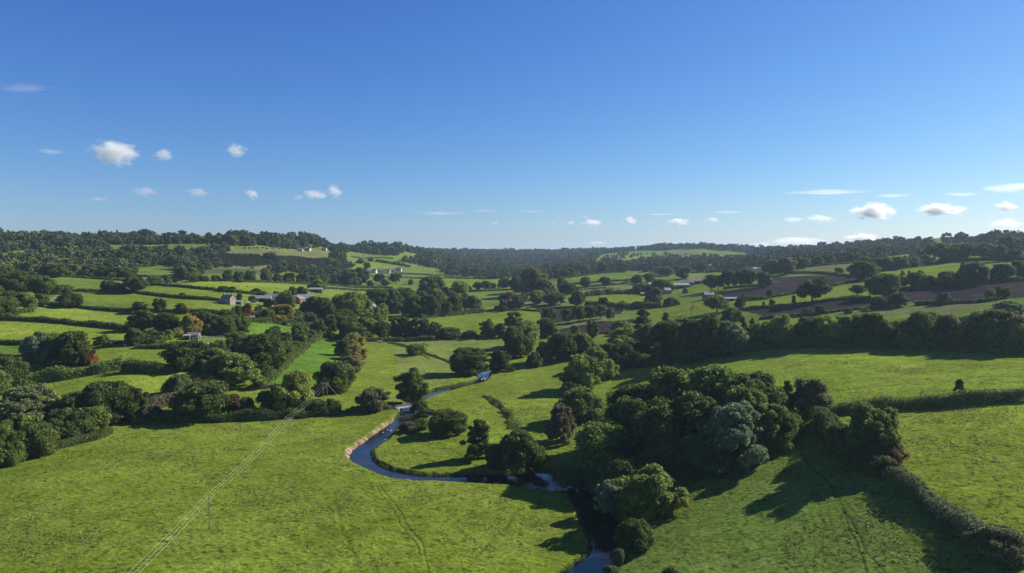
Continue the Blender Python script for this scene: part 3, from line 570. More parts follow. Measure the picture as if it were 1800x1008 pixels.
grove('in the hedges around the cattle pasture', "514 520 15 16 r D|530 520 18 16 r D|486 523 15 11 r D|450 518 16 11 r D|463 521 16 9 b B|407 515 17 11 r D|393 514 19 11 r D|379 495 15 11 r D|357 495 22 10 b D|321 524 13 9 b D|309 497 9 8 r D|293 499 14 16 p G|274 502 24 16 r M|198 491 10 9 r D|422 497 12 9 b D|340 496 14 9 b D", 'trees around the cattle pasture')
grove('on the open pastures at left', "237 517 42 30 h D|203 516 26 20 r P|190 515 21 23 r D|125 543 40 28 o D|245 551 24 20 r D|280 549 22 24 r D|319 553 23 20 r D", 'trees on the open pastures at left')
grove('in the rough wood at the left edge', "77 522 46 36 o D|28 517 62 40 o D|4 504 54 38 o D|48 514 32 28 o D|113 518 24 17 r D|71 539 22 22 r M|45 540 36 25 r L|20 540 32 28 o D|8 563 44 42 o D|60 510 30 26 r D|-8 540 30 40 o D", 'trees in the rough wood at the left edge')
grove('along the foot of the left orchards', "97 489 42 25 o D|128 487 26 22 r L|153 487 32 22 r P|182 487 28 20 r D|205 488 26 18 r M|226 488 26 18 r D|320 494 22 24 o D|335 492 24 22 r M|400 495 20 20 r D|420 495 20 18 r D|440 496 20 20 r D|468 496 22 24 r B|488 497 16 16 r D|508 498 20 18 r D|532 499 22 18 r D|552 500 20 16 r D", 'trees along the foot of the left orchards')
# ---------------------------------------------------------------- far woods: uncountable, one object each
SCAT = {}
def gn_scatter():
    ng = bpy.data.node_groups.new('wood_scatter', 'GeometryNodeTree'); ng.interface.new_socket('Geometry', in_out='INPUT', socket_type='NodeSocketGeometry'); ng.interface.new_socket('Geometry', in_out='OUTPUT', socket_type='NodeSocketGeometry')
    i = ng.nodes.new('NodeGroupInput'); o = ng.nodes.new('NodeGroupOutput'); ip = ng.nodes.new('GeometryNodeInstanceOnPoints'); ci = ng.nodes.new('GeometryNodeCollectionInfo'); m2p = ng.nodes.new('GeometryNodeMeshToPoints')
    ci.inputs['Collection'].default_value = WOODP; ci.inputs['Separate Children'].default_value = True; ci.inputs['Reset Children'].default_value = True
    ip.inputs['Pick Instance'].default_value = True
    def attr(nm, typ):
        a = ng.nodes.new('GeometryNodeInputNamedAttribute'); a.data_type = typ; a.inputs[0].default_value = nm; return [s for s in a.outputs if s.enabled][0]
    L = ng.links.new; L(i.outputs[0], m2p.inputs[0]); L(m2p.outputs[0], ip.inputs['Points']); L(ci.outputs[0], ip.inputs['Instance'])
    L(attr('pick', 'INT'), ip.inputs['Instance Index']); L(attr('size', 'FLOAT_VECTOR'), ip.inputs['Scale']); L(attr('turn', 'FLOAT_VECTOR'), ip.inputs['Rotation']); L(ip.outputs[0], o.inputs[0]); return ng
NGS = gn_scatter()
def wood(name, label, poly, step, sc=1.0, dens=1.0, seed=1, zcut=None):
    W = np.array([hit(a, b)[:2] for a, b in pl(poly)]); rng = np.random.default_rng(seed)
    x0, y0 = W.min(0); x1, y1 = W.max(0); gx, gy = np.meshgrid(np.arange(x0, x1, step), np.arange(y0, y1, step)); x = gx.ravel()+rng.uniform(-.5, .5, gx.size)*step; y = gy.ravel()+rng.uniform(-.5, .5, gx.size)*step
    k = inside(x, y, W) & (rng.random(len(x)) < dens*(1.15+vnoise(x/60, y/60)*1.2)); x, y = x[k], y[k]; z = ground_z(x, y)-.4
    me = bpy.data.meshes.new(name); me.vertices.add(len(x)); me.vertices.foreach_set('co', np.stack([x, y, z], 1).astype(np.float32).ravel())
    s = (.5+rng.random(len(x))**1.5*1.0)*sc*(1+.3*vnoise(x/40, y/40)); me.attributes.new('size', 'FLOAT_VECTOR', 'POINT').data.foreach_set('vector', np.stack([s, s, s*rng.uniform(.8, 1.15, len(x))], 1).astype(np.float32).ravel())
    me.attributes.new('turn', 'FLOAT_VECTOR', 'POINT').data.foreach_set('vector', np.stack([0*x, 0*x, rng.uniform(0, 6.28, len(x))], 1).astype(np.float32).ravel())
    pk = rng.choice(6, len(x), p=[.26, .2, .22, .12, .04, .16]); me.attributes.new('pick', 'INT', 'POINT').data.foreach_set('value', pk.astype(np.int32)); me.update()
    o = link(bpy.data.objects.new(name, me)); md = o.modifiers.new('scatter', 'NODES'); md.node_group = NGS; print('wood', label, len(x), 'Y %d-%d' % (y0, y1))
    return tag(o, label, 'woodland', None, 'stuff')
wood('ridge_wood', 'dark wood covering the crest of the left hill', "-300 424|0 419|100 419|200 420|300 420|400 420|500 420|556 425|574 432|560 437|480 436|400 432|340 429|300 430|200 431|190 437|100 438|30 441|0 447|-300 455", 10, .95)
wood('hillside_wood', 'tangled wood on the slope below the left crest', "-300 455|0 456|45 456|60 450|100 446|200 446|260 444|350 444|395 438|404 444|390 447|345 454|345 462|300 470|250 470|240 456|105 456|104 468|240 470|238 483|110 484|0 488|-300 500", 10, .85, .9, 2)
wood('orchard_edge_wood', 'mixed trees strung below and between the left orchards', "307 466|345 462|420 471|475 475|484 466|458 449|480 450|500 470|500 476|585 471|600 466|620 478|610 490|600 500|560 498|520 480|480 484|450 470|360 474|350 490|310 488", 10.5, .75, .7, 3)
wood('hilltop_wood', 'wood and gardens over the second hill left of centre', "570 433|600 432|640 432|680 434|700 437|710 446|690 452|662 448|620 443|606 446|606 462|625 466|622 474|585 470|576 452|600 449|560 437", 11, .85, .85, 4)
wood('valley_wood', 'broad far wood filling the valley beyond the pastures', "690 438|740 440|800 440|900 440|1000 440|1050 440|1060 446|1040 462|1050 474|1020 480|960 488|900 488|880 492|850 489|790 484|760 472|735 466|700 460|740 455|735 447|700 447", 14, 1.0, .72, 5)
wood('skyline_wood', 'blue distant wood on the far skyline', "690 436|740 437.5|850 438|950 438|1050 437|1140 438|1140 441|1050 442|850 443|740 443|690 441", 17, 1.15, 1, 6)
wood('far_right_wood', 'wooded hill right of the valley centre', "1040 440|1100 436|1160 434|1200 434|1300 437|1340 441|1440 446|1470 452|1400 455|1330 449|1310 444|1200 438|1160 441|1100 443|1050 447", 13, 1.0, .75, 7)
wood('village_trees', 'scattered trees among the village houses right of centre', "1060 462|1100 464|1180 458|1300 456|1400 456|1480 452|1500 461|1430 470|1340 478|1290 477|1210 480|1130 478|1080 478|1000 487|1000 480", 14, .85, .5, 8)
wood('right_hill_wood', 'dark wooded hill on the right skyline', "1420 444|1470 437|1510 430|1560 426|1600 426|1635 428|1640 436|1600 446|1560 452|1540 462|1490 462|1440 462|1400 462|1460 452", 11, .95, .85, 9)
wood('upper_right_wood', 'wood on the crest at the right edge', "1650 427|1690 425|1720 425|1760 424|1850 421|2100 420|2100 436|1850 428|1780 428|1740 428|1700 428", 10, 1.05, 1, 10)
wood('gap_skyline_wood', 'hazy wood on the far skyline in the gap at right', "1330 439|1400 437|1480 438|1480 442|1400 442|1330 443", 18, 1.1, 1, 11)
wood('upper_hedgerow_trees', 'scrub and trees between the upper right fields', "1545 462|1600 456|1650 448|1700 436|1800 432|1830 440|1790 446|1740 440|1700 446|1660 450|1620 456|1560 466", 13, .8, .36, 12)
wood('centre_field_scrub', 'scattered trees among the far small fields right of centre', "1060 450|1100 447|1200 447|1320 455|1300 460|1100 460|1060 458", 24, .7, .3, 13)
# ---------------------------------------------------------------- hedges
def strip_foliage(name, P, h, wd, size, rng, dens=1.25, rag=.25, bushy=0.0, core=True):
    """hedge along world polyline P: leaf cards over a rounded bank plus a solid inner core"""
    P = smooth(P, 1); L = np.linalg.norm(np.diff(P, axis=0), axis=1).sum(); m = max(int(L/2.0), 4); P = resample(P, m); z = ground_z(P[:, 0], P[:, 1])
    T = np.gradient(P, axis=0); T /= np.linalg.norm(T, axis=1)[:, None]+1e-9; Nn = np.stack([T[:, 1], -T[:, 0]], 1); s = np.arange(m)*L/m
    hh = h*(1+rag*1.8*vnoise(s/6+rng.uniform(0, 99), s*0+3)+bushy*2*np.maximum(vnoise(s/11+rng.uniform(0, 99), s*0+9), 0)); ww = wd*(1+rag*vnoise(s/5+50, s*0)+bushy*.8*vnoise(s/9+20, s*0))
    off = wd*.5*rag*vnoise(s/9+33, s*0)*1.5; P = P+Nn*off[:, None]
    n = int(min(L*(2*h+wd)/size**2*dens, 60000)); u = rng.uniform(0, m-1.001, n); i = u.astype(int); f = u-i; lerp = lambda A: A[i]*(1-f)+A[i+1]*f
    th = rng.uniform(-.15, math.pi+.15, n); rr = 1.16-.4*rng.random(n)**1.5; ce = np.sign(np.cos(th))*np.abs(np.cos(th))**.6*ww[i]/2*rr; up = np.clip(np.abs(np.sin(th))**.6*hh[i]*rr*np.sign(np.sin(th)), 0, None)
    x = lerp(P[:, 0])+Nn[i, 0]*ce; y = lerp(P[:, 1])+Nn[i, 1]*ce; zz = lerp(z)+up
    D = np.stack([Nn[i, 0]*np.cos(th), Nn[i, 1]*np.cos(th), np.sin(th)+.2], 1); Q = cards(np.stack([x, y, zz], 1), D, size, rng, .8)
    K = 6; ang = np.linspace(0, math.pi, K); V = []
    for a in ang: V.append(np.stack([P[:, 0]+Nn[:, 0]*ww/2*.82*math.cos(a), P[:, 1]+Nn[:, 1]*ww/2*.82*math.cos(a), z-.3+(hh*.84+.3)*math.sin(a)**.6], 1))
    V = np.stack(V, 1).reshape(-1, 3); i = (np.arange(m-1)[:, None]*K+np.arange(K-1)[None, :]).ravel(); F = np.concatenate([np.stack([i, i+1, i+K], 1), np.stack([i+1, i+K+1, i+K], 1)])
    return foliage_mesh(name, Q, [(V, F)] if core else [], M_LEAF, rng), P, z, hh
def hedge(s, h, wd, col, label, name='hedge', cat='hedge', rag=.3, bushy=0., group=None, size=None, scale=1.0):
    W = [hit(a, b)[:2] for a, b in pl(s)]; Y = min(q[1] for q in W); sz = size or max(.22, Y*.0011); seed = int(abs(W[0][0])*7+W[0][1]) % 9999
    me, *_ = strip_foliage(name, W, h, wd, sz, np.random.default_rng(seed), rag=rag, bushy=bushy, core=h > 1.4); o = link(bpy.data.objects.new(name, me)); r = random.Random(seed)
    c = np.array(COLR[col])*r.uniform(.9, 1.15)*scale; o.color = (*[float(v) for v in c], 1); return tag(o, label, cat, group)
HG = 'hedges between the fields'
HEDGES = """
1455 731|1500 724|1600 717|1700 711|1810 704; 3.6; 4.0; M; .28; .25; dark green hedge running straight across the right field to the frame edge
1552 832|1590 854|1625 880|1660 906|1692 930|1730 960|1790 1000; 3.2; 4.4; G; .4; .4; clipped thick grey-brown hedge slanting down to the lower right corner
1440 742|1455 766|1480 792|1515 822|1552 840; 4.0; 5.0; D; .3; .5; overgrown dark hedge between the copse lane and the red-tinged bush
1110 646|1160 642|1200 632|1300 617|1400 611|1500 612|1600 615|1700 618|1830 622; 4.5; 7; D; .4; .7; dark undergrowth along the foot of the long field belt
1085 838|1140 842|1200 838|1260 832|1330 806|1385 776; 4; 7; D; .4; .6; dark undergrowth along the near foot of the big copse
236 744|262 743|300 741|345 742|400 741|440 739|500 736|560 731|600 728; 3.0; 4.5; D; .35; .6; dark ragged hedge along the top of the near meadow
600 727|640 723|680 720|703 716; 1.5; 2.5; P; .4; .6; low brown bramble strip running to the footbridge
248 722|290 712|322 703; 3.5; 7; P; .3; .4; brown scrub hedge behind the near oak row
-170 890|-20 824|30 806|90 790|150 776|190 762; 2.5; 6; D; .35; .6; dark bramble skirt below the lower left thicket
40 675|90 668|130 663|175 656|216 649; 4.2; 6; M; .3; .8; mixed sunlit bushy hedge above the left middle pasture
216 655|260 655|305 657; 4.5; 6; D; .3; .5; dark bushy hedge below the substation pasture
-240 690|-30 680|0 682|40 678; 4; 6; M; .3; .4; green hedge at the left edge below the pale clump
435 687|465 683|492 681; 1.6; 2.5; P; .3; 0; low brown hedge stub beside the bright strip
452 684|480 664|500 642|520 624|546 602|570 590; 3.4; 5; D; .35; .6; dark hedge climbing diagonally along the bright green strip
590 690|606 670|616 650|622 630|626 608; 3.2; 6; B; .3; .6; bronze hedge dividing the two narrow green strips
576 594|612 596|640 600|700 600|764 598; 3; 6; D; .3; .5; dark undergrowth below the dense meadow grove
-240 600|-20 603|46 606; 2.6; 4; D; .25; 0; dark hedge end left of the pale clump
-240 622|-20 629|46 633|60 640; 2.6; 4; D; .25; .2; lower dark hedge end left of the pale clump
-260 555|-30 561|70 566|140 571|212 578|232 584; 3; 4.4; D; .22; .2; long dark hedge between the two brightest left pastures
60 534|84 536|140 542|200 547|240 550|330 550|392 553; 2.6; 3.6; D; .25; .2; long hedge above the upper bright left pasture
165 607|200 605|240 606; 2.6; 5; P; .3; .3; brownish hedge left of the substation lane
240 612|290 613|335 611; 2.6; 6; D; .3; .5; dark brambles in front of the substation
128 513|185 513|217 513|260 518|330 526|390 530; 2.6; 3.4; D; .2; .1; straight dark hedge running to the stone cottage
257 501|300 504|370 511|450 519|484 523; 2.6; 3.4; D; .2; .1; straight dark hedge below the cattle pasture
85 486|150 489|215 493|262 498; 2.2; 3.2; D; .2; .1; thin hedge above the left open pasture
110 484|200 484|262 487|300 490|345 494; 2.2; 3.2; D; .2; .1; thin hedge at the foot of the left wood
378 494|450 497|550 500|640 506|690 507; 2.6; 4; D; .2; .1; long dark hedge above the cattle pasture
573 508|640 512|690 510; 2.4; 3; D; .2; .1; second thin hedge below the white houses
690 597|740 593|800 592|850 594|890 596; 1.2; 2; D; .3; .3; low dark hedge along the far side of the river meadow
738 560|780 556|830 551|850 549; 3.5; 6; D; .3; .4; shadowy hedge below the valley copse
800 513|850 512|902 510; 2; 3; D; .2; .1; thin hedge below the pair of pasture trees
880 547|915 545|950 548; 1.5; 2.5; D; .2; .1; low hedge left of the upper brown field
646 486|700 488|744 490; 2; 3; D; .2; 0; thin hedge under the white houses
695 481|752 484|800 486; 2; 3; D; .2; 0; thin hedge right of the white houses
617 452|662 453|692 456; 2; 3; D; .2; .1; upper hedge on the slope behind the white houses
661 460|707 467|720 470; 4; 7; D; .3; .5; bushy hedge on the slope behind the white houses
780 489|850 489|892 491; 3; 8; D; .3; .5; dark edge hedge of the valley wood
965 492|1030 484|1100 479; 2.4; 4; D; .2; .1; upper hedge of the striped pastures
1000 501|1050 497|1116 493; 2.4; 4; D; .2; .1; second hedge of the striped pastures
1010 509|1060 503|1124 497; 2.4; 4; D; .2; .1; third hedge of the striped pastures
1030 521|1080 517|1132 514|1150 512; 4.5; 8; D; .3; .6; lumpy hedge above the small bright field in the centre
1030 538|1080 539|1124 542|1160 541; 4; 6; D; .3; .6; lumpy hedge below the small bright field in the centre
1118 487|1170 484|1206 479; 2.2; 3.4; D; .2; .1; hedge above the farm roofs right of centre
1130 478|1175 477|1205 476; 2.2; 3.4; D; .2; .1; hedge near the village edge right of centre
1212 480|1260 478|1300 476; 2.2; 3.4; D; .2; .1; hedge below the white village houses
1272 508|1300 505|1345 503|1370 498; 2.2; 3; D; .2; .1; hedge under the tree line above the brown field
1385 480|1433 480|1483 484|1500 488; 2.2; 3; D; .2; .1; hedge at the top of the middle brown field
1398 472|1450 467|1500 463|1545 459; 2.2; 3.4; D; .2; .1; hedge above the pale upper field
1528 489|1580 489; 2.4; 3; D; .2; .1; short straight hedge beside the bright upper right field
1350 525|1385 519|1430 510|1485 500|1515 494; 2.2; 3; D; .25; .2; sloping hedge under the middle brown field
1310 528|1350 526; 2.5; 3.5; D; .3; .5; short bushy hedge right of the white-roofed cottage
1300 545|1370 541|1430 534|1477 528|1530 525; 2; 2.6; D; .3; .2; thin hedge along the top of the lower brown field
1335 562|1413 558|1470 548|1520 544|1567 541; 2; 2.6; D; .3; .2; thin hedge along the foot of the lower brown field
1608 537|1680 534|1735 531|1760 526; 2.4; 3.4; D; .25; .2; dark hedge along the foot of the right brown field
1580 512|1640 506|1700 501|1760 497|1820 493; 3; 5; D; .3; .6; ragged hedge along the top of the right brown field
1532 477|1600 469|1660 462|1750 458|1820 457; 3.4; 6; D; .3; .4; long dark hedge along the top of the bright upper right field
1640 504|1650 488|1680 492; 1.5; 2.5; D; .3; .2; low hedge beside the feathery hedgerow tree
1690 434|1740 433|1800 436; 2.4; 4; D; .2; .2; hedge high on the right hillside
90 441|150 439|196 438; 3; 5; D; .3; .3; hedge above the left hilltop field
500 572|560 575|575 577; 3; 5; D; .3; .4; dark hedge below the farm garden trees
390 564|440 566|500 570|560 573; 3.4; 5; D; .3; .5; shadowed hedge along the top of the bright garden field
60 540|48 552|-20 548; 2.6; 5; D; .3; .3; hedge at the left edge above the yellow pasture
"""
for l in HEDGES.strip().split('\n'):
    s, h, wd, c, rag, bu, lab = [q.strip() for q in l.split(';')]; hedge(s, float(h), float(wd), c, lab, rag=float(rag), bushy=float(bu), group=HG)
hedge("850 697|862 701|873 709", .8, 1.4, 'M', 'thin upper tip of the dark reedy line in the curved ditch', 'reedy_ditch', 'reeds', .9, .8, 'reeds in the curved ditch', size=.25)
hedge("870 706|880 714|890 722|896 728", .9, 2.4, 'B', 'patchy middle of the dark reedy line in the curved ditch', 'reedy_ditch', 'reeds', .9, 1.0, 'reeds in the curved ditch', size=.25)
hedge("889 724|897 730|903 738|905 754", 1.0, 3.6, 'M', 'broad lower end of the dark reedy line in the curved ditch', 'reedy_ditch', 'reeds', .9, 1.2, 'reeds in the curved ditch', size=.28)
hedge("684 603|700 606|722 612|740 622", .9, 2.2, 'D', 'short dark rushy streamside line in the pale river meadow', 'streamside_rushes', 'rushes', .5, .6, size=.3)
hedge("742 620|760 626|778 632|795 640", .9, 2.0, 'D', 'dark rushy bank running from the small stream to the oak', 'streamside_rushes', 'rushes', .5, .4, size=.3)
hedge("745 752|775 750|800 760", 1.4, 4, 'P', 'brown bramble patch left of the island tree', 'bramble_patch', 'brambles', .4, .5, size=.25)
hedge("740 724|765 727|790 734", .8, 2, 'D', 'dark bank growth above the pool', 'bank_weeds', 'weeds', .4, .3, size=.25)
hedge("765 686|790 681|812 675", .8, 1.6, 'D', 'dark tufts along the upper bank of the narrow river reach', 'bank_weeds', 'weeds', .7, .6, size=.25)
hedge("1055 745|1075 722|1085 700", .7, 3, 'M', 'rough tall grass climbing from the ditch bushes to the copse', 'rough_grass', 'grass', .6, .3, size=.25)
# orchards: evenly spaced rows of small trees on the slope
def orchard(quad, n, h, group, label, col, k0=0):
    A, B, C_, D_ = [hit(a, b)[:2] for a, b in pl(quad)]     # top left, top right, bottom right, bottom left
    for i in range(n):
        t = (i+.5)/n; p, q = A*(1-t)+B*t, D_*(1-t)+C_*t; g = np.random.default_rng(i+k0)
        me, *_ = strip_foliage('orchard_row', [p, (p+q)/2, q], h*.62, 1.3, .6, g, rag=.3, dens=1.2); o = link(bpy.data.objects.new('orchard_row', me)); o.color = (*[v*.7 for v in COLR[col]], 1); tag(o, label, 'orchard row', group)
orchard("347 453|395 446|430 469|358 465", 9, 3.0, 'rows of the striped hill orchard', 'clipped green row of fruit trees in the striped orchard on the left hill', 'D')
orchard("395 446|456 448|482 464|430 470", 12, 3.0, 'rows of the striped hill orchard', 'clipped green row of fruit trees in the striped orchard on the left hill', 'D', 50)
orchard("108 457|240 457|246 467|116 468", 24, 2.6, 'rows of the far left orchard', 'thin grey-green row of fruit trees in the orchard far left', 'G', 100)
orchard("484 451|572 454|588 470|502 475", 18, 2.6, 'rows of the dark orchard', 'dull dark row of fruit trees in the orchard right of the striped one', 'P', 150)
# ---------------------------------------------------------------- buildings
M_STONE = flat_mat('grey_rubble_stone', (.26, .23, .19), .9, .1, .3, 1.2); M_WHITE = flat_mat('white_render', (.5, .49, .46), .8, .2, .08); M_BRICK = flat_mat('red_brick', (.27, .13, .09), .9, .1, .25, 2)
M_SLATE = flat_mat('slate_roof', (.20, .20, .22), .55, .35, .2, 1.5); M_PALER = flat_mat('pale_sheet_roof', (.30, .285, .27), .7, .2, .25, .6); M_TILE = flat_mat('brown_tile_roof', (.20, .13, .10), .8, .2, .25, 2)
M_GLASS = flat_mat('dark_window_glass', (.02, .025, .03), .08, .6, .05); M_DARK = flat_mat('dark_opening', (.02, .018, .016), .9, .1, .1); M_DOOR = flat_mat('painted_door', (.10, .14, .12), .6, .3, .1); M_BOARD = flat_mat('weathered_boarding', (.14, .12, .10), .9, .1, .3, 2)
WM = dict(s=M_STONE, w=M_WHITE, b=M_BRICK, d=M_BOARD); RM = dict(s=M_SLATE, p=M_PALER, t=M_TILE)
def house(px, py, L, W, eave, ridge, rot, wall, roof, label, name='house', cat='house', group=None, win=3, storeys=2, chim=1, door=True, barn=False):
    if barn: L *= .85
    p = hit(px, py); rz = math.radians(rot); r = empty(name, (p[0], p[1], p[2]), rz, label, cat, group); x, y = L/2, W/2
    m = MB().faces([(-x,-y,-1),(x,-y,-1),(x,y,-1),(-x,y,-1),(-x,-y,eave),(x,-y,eave),(x,y,eave),(-x,y,eave),(-x,0,ridge),(x,0,ridge)], [(0,1,5,4),(2,3,7,6),(1,2,6,9,5),(3,0,4,8,7),(3,2,1,0)]); m.build('wall', WM[wall], r)
    ov = .35; k = (ridge-eave)/y; e = eave-ov*k; t = .18
    R = MB().faces([(-x-ov,-y-ov,e+.03),(x+ov,-y-ov,e+.03),(x+ov,0,ridge+.03),(-x-ov,0,ridge+.03),(-x-ov,y+ov,e+.03),(x+ov,y+ov,e+.03)]+[(-x-ov,-y-ov,e+.03+t),(x+ov,-y-ov,e+.03+t),(x+ov,0,ridge+.03+t),(-x-ov,0,ridge+.03+t),(-x-ov,y+ov,e+.03+t),(x+ov,y+ov,e+.03+t)],
        [(0,1,2,3)[::-1],(3,2,5,4)[::-1],(6,7,8,9),(9,8,11,10),(0,1,7,6),(4,5,11,10)[::-1],(0,6,9,3),(3,9,10,4),(1,2,8,7),(2,5,11,8)])
    ro = R.build('roof', RM[roof], r)
    for i in range(chim): MB().box(((x-.8)*(1-2*i), 0, ridge+.6), (.9, .8, 1.9)).box(((x-.8)*(1-2*i), 0, ridge+1.75), (.4, .4, .5)).build('chimney', M_BRICK if wall == 'b' else M_STONE, ro)
    if barn:
        MB().box((0, -y-.04, eave*.4), (L*.3, .06, eave*.8)).build('barn_door', M_DARK, r); MB().box((x+.04, 0, eave*.42), (.06, W*.35, eave*.84)).build('barn_door', M_DARK, r)
    else:
        hs = eave/storeys
        for side in (-1, 1):
            for s in range(storeys):
                for i in range(win):
                    wx = (i-(win-1)/2)*L/win*.95; wz = hs*(s+.55)
                    if s == 0 and door and side == -1 and i == win//2: MB().box((wx, -y-.04, .95), (.95, .08, 2.1)).build('door', M_DOOR, r); continue
                    f = MB().box((wx, side*(y+.02), wz), (1.2, .08, 1.3)).build('window', M_WHITE if wall != 'w' else M_SLATE, r); MB().box((wx, side*(y+.05), wz), (1.0, .08, 1.1)).build('pane', M_GLASS, f)
        f = MB().box((x+.02, 0, hs*(storeys-.45)), (.08, 1.1, 1.2)).build('window', M_WHITE, r); MB().box((x+.05, 0, hs*(storeys-.45)), (.08, .9, 1.0)).build('pane', M_GLASS, f)
    return r
house(401, 534, 11, 7, 5.2, 8.2, -20, 's', 's', 'grey stone cottage with slate roof alone beside the pasture hedge', chim=2)
house(420, 535, 7, 4, 2.4, 3.6, 4, 's', 'p', 'low pale-roofed outbuilding right of the lone stone cottage', 'outbuilding', 'shed', barn=True, chim=0)
house(436, 536, 4, 3, 2.2, 3.2, 30, 'w', 'p', 'tiny pale shed above the rust orange tree', 'shed', 'shed', barn=True, chim=0)
FG = 'buildings of the left farm'
house(462, 531, 20, 8, 4, 6.6, 6, 's', 'p', 'long pale-roofed farm range at the left end of the left farm', 'barn', 'barn', FG, barn=True, chim=0)
house(480, 529, 18, 8, 4.6, 7.4, -8, 's', 'p', 'long weathered barn roof in the middle of the left farm', 'barn', 'barn', FG, barn=True, chim=0)
house(487, 536, 8, 12, 5, 8.6, -24, 'b', 'p', 'brick-gabled barn left of the tall brownish farm tree', 'barn', 'barn', FG, barn=True, chim=0)
house(526, 534, 9, 9, 5.4, 8.4, 70, 'b', 's', 'farmhouse with brick gable right of the tall brownish tree', 'farmhouse', 'house', FG, chim=1)
house(535, 530, 14, 8, 3.6, 5.6, 4, 's', 'p', 'white-roofed shed behind the left farmhouse', 'barn', 'barn', FG, barn=True, chim=0)
house(536, 525, 20, 9, 3.4, 5, -3, 'd', 'p', 'long thin pale barn roof at the back of the left farm', 'barn', 'barn', FG, barn=True, chim=0)
house(556, 514, 20, 10, 4, 5.8, 2, 'd', 'p', 'open-sided barn with pale roof above the left farm', 'barn', 'barn', FG, barn=True, chim=0)
house(441, 563, 7, 4, 2.4, 3.8, 15, 'b', 's', 'small dark roadside building right of the rust orange tree', 'outbuilding', 'shed', barn=True, chim=0)
house(462, 552, 6, 4, 2.2, 3.4, 10, 'w', 't', 'small pinkish garden building among bronze bushes', 'outbuilding', 'shed', barn=True, chim=0)
house(653, 548, 10, 7, 5, 8.6, 60, 'w', 's', 'slate-roofed house gable peeping between the pale grove and willow', chim=1)
for i, (a, b, L, rt, lab) in enumerate(((647, 480, 15, 20, 'bright white gabled house at the left end of the hillside row'), (657, 480, 12, -10, 'second white house of the hillside row'), (668, 479, 13, 10, 'third white house of the hillside row, brown roof'), (679, 480, 16, 0, 'long low pale house in the hillside row'), (690, 479, 11, 15, 'small house near the right end of the hillside row'), (701, 477, 12, -5, 'last white house at the right end of the hillside row'))):
    house(a, b, L, 8, 5, 8, rt, 'w', 'st'[i % 2], lab, group='white houses in a row on the hillside', chim=1)
house(593, 487, 12, 8, 5, 9, 40, 'w', 's', 'tall pale gable among the trees left of the white houses')
house(546, 492, 14, 8, 3, 4.6, 3, 'w', 'p', 'pale shed in the trees under the dark orchard', 'barn', 'barn', barn=True, chim=0)
for a, b, lab in ((528, 442, 'white hilltop house below the left ridge wood'), (542, 441, 'small pale house beside the hilltop one'), (570, 441, 'white house near the right end of the left ridge'), (598, 440, 'pale house in the dip between the two left hills'), (296, 458, 'pale gable in the trees between the left orchards'), (283, 455, 'pinkish house in the trees between the left orchards')):
    house(a, b, 10, 7, 4, 6.8, (a*7) % 60-30, 'w', 's', lab)
for i, a in enumerate((432, 439, 446, 453, 462, 470, 480, 490)):
    house(a, 437-.1*i+(.8 if i > 4 else 0), 7, 2.8, 1.9, 2.4, (i*17) % 40-20, 's', 'p', 'pale mobile home in the row under the left ridge wood', 'mobile_home', 'mobile home', 'mobile homes under the ridge', win=2, storeys=1, chim=0)
RG = 'buildings of the farm right of centre'
house(1196, 507, 26, 12, 4.5, 7, 6, 'd', 'p', 'low dark barn with pale roof at the left of the right farm', 'barn', 'barn', RG, barn=True, chim=0)
house(1208, 503, 22, 12, 5, 8, -14, 'b', 's', 'brick barn with grey roof in the middle of the right farm', 'barn', 'barn', RG, barn=True, chim=0)
house(1222, 500, 30, 12, 5, 8, 8, 'b', 't', 'long brown-roofed barn of the right farm', 'barn', 'barn', RG, barn=True, chim=0)
house(1232, 497, 18, 10, 4.5, 7.4, -20, 's', 'p', 'pale-roofed barn at the right end of the right farm', 'barn', 'barn', RG, barn=True, chim=0)
house(1245, 526, 11, 7, 5, 8.2, 8, 'b', 'p', 'cottage with bright pale roof behind the spreading field tree')
house(1258, 529, 13, 6, 3, 4.6, -6, 's', 'p', 'long white-roofed outbuilding hidden behind the spreading field tree', 'outbuilding', 'shed', barn=True, chim=0)
house(1285, 529, 16, 6, 2.4, 3.6, 2, 's', 'p', 'low pale sheds right of the bright-roofed cottage', 'outbuilding', 'shed', barn=True, chim=0)
house(1142, 508, 6, 9, 6, 9, 30, 'w', 's', 'narrow white house beside the dark bush left of the right farm')
house(1135, 520, 16, 7, 2.6, 4, 4, 'd', 'p', 'low white-roofed shed left of the bronze roundish tree', 'outbuilding', 'shed', barn=True, chim=0)
house(1172, 517, 9, 8, 5, 8, 20, 's', 's', 'grey slate-roofed house below the dark bushy clump right of centre')
house(1210, 474, 4, 4, 8, 15, 10, 'w', 'p', 'slender white gable like a small spire above the village trees', 'chapel', 'chapel', win=1, chim=0)
for a, b, rt, lab in ((1246, 471, 10, 'white village house with two gables'), (1254, 476, -20, 'white village house below the two-gabled one'), (1290, 470, 30, 'pale blue-grey village house among trees'), (1316, 475, 0, 'large white village house above the tree line'), (1328, 478, 15, 'grey-roofed house right of the large white one'), (1338, 480, -10, 'small dark-roofed house at the right end of the village'), (1137, 474, 0, 'low white house at the left end of the village'), (1170, 471, 20, 'small white house among the village trees')):
    house(a, b, 10, 7, 4.6, 7.4, rt, 'w', 's', lab)
house(1790, 455, 15, 9, 4, 7.5, 20, 'b', 'p', 'bungalow with bright pale roof high at the right edge')
house(1802, 455, 11, 8, 4, 7, -30, 'b', 'p', 'second bright-roofed bungalow cut by the right edge')
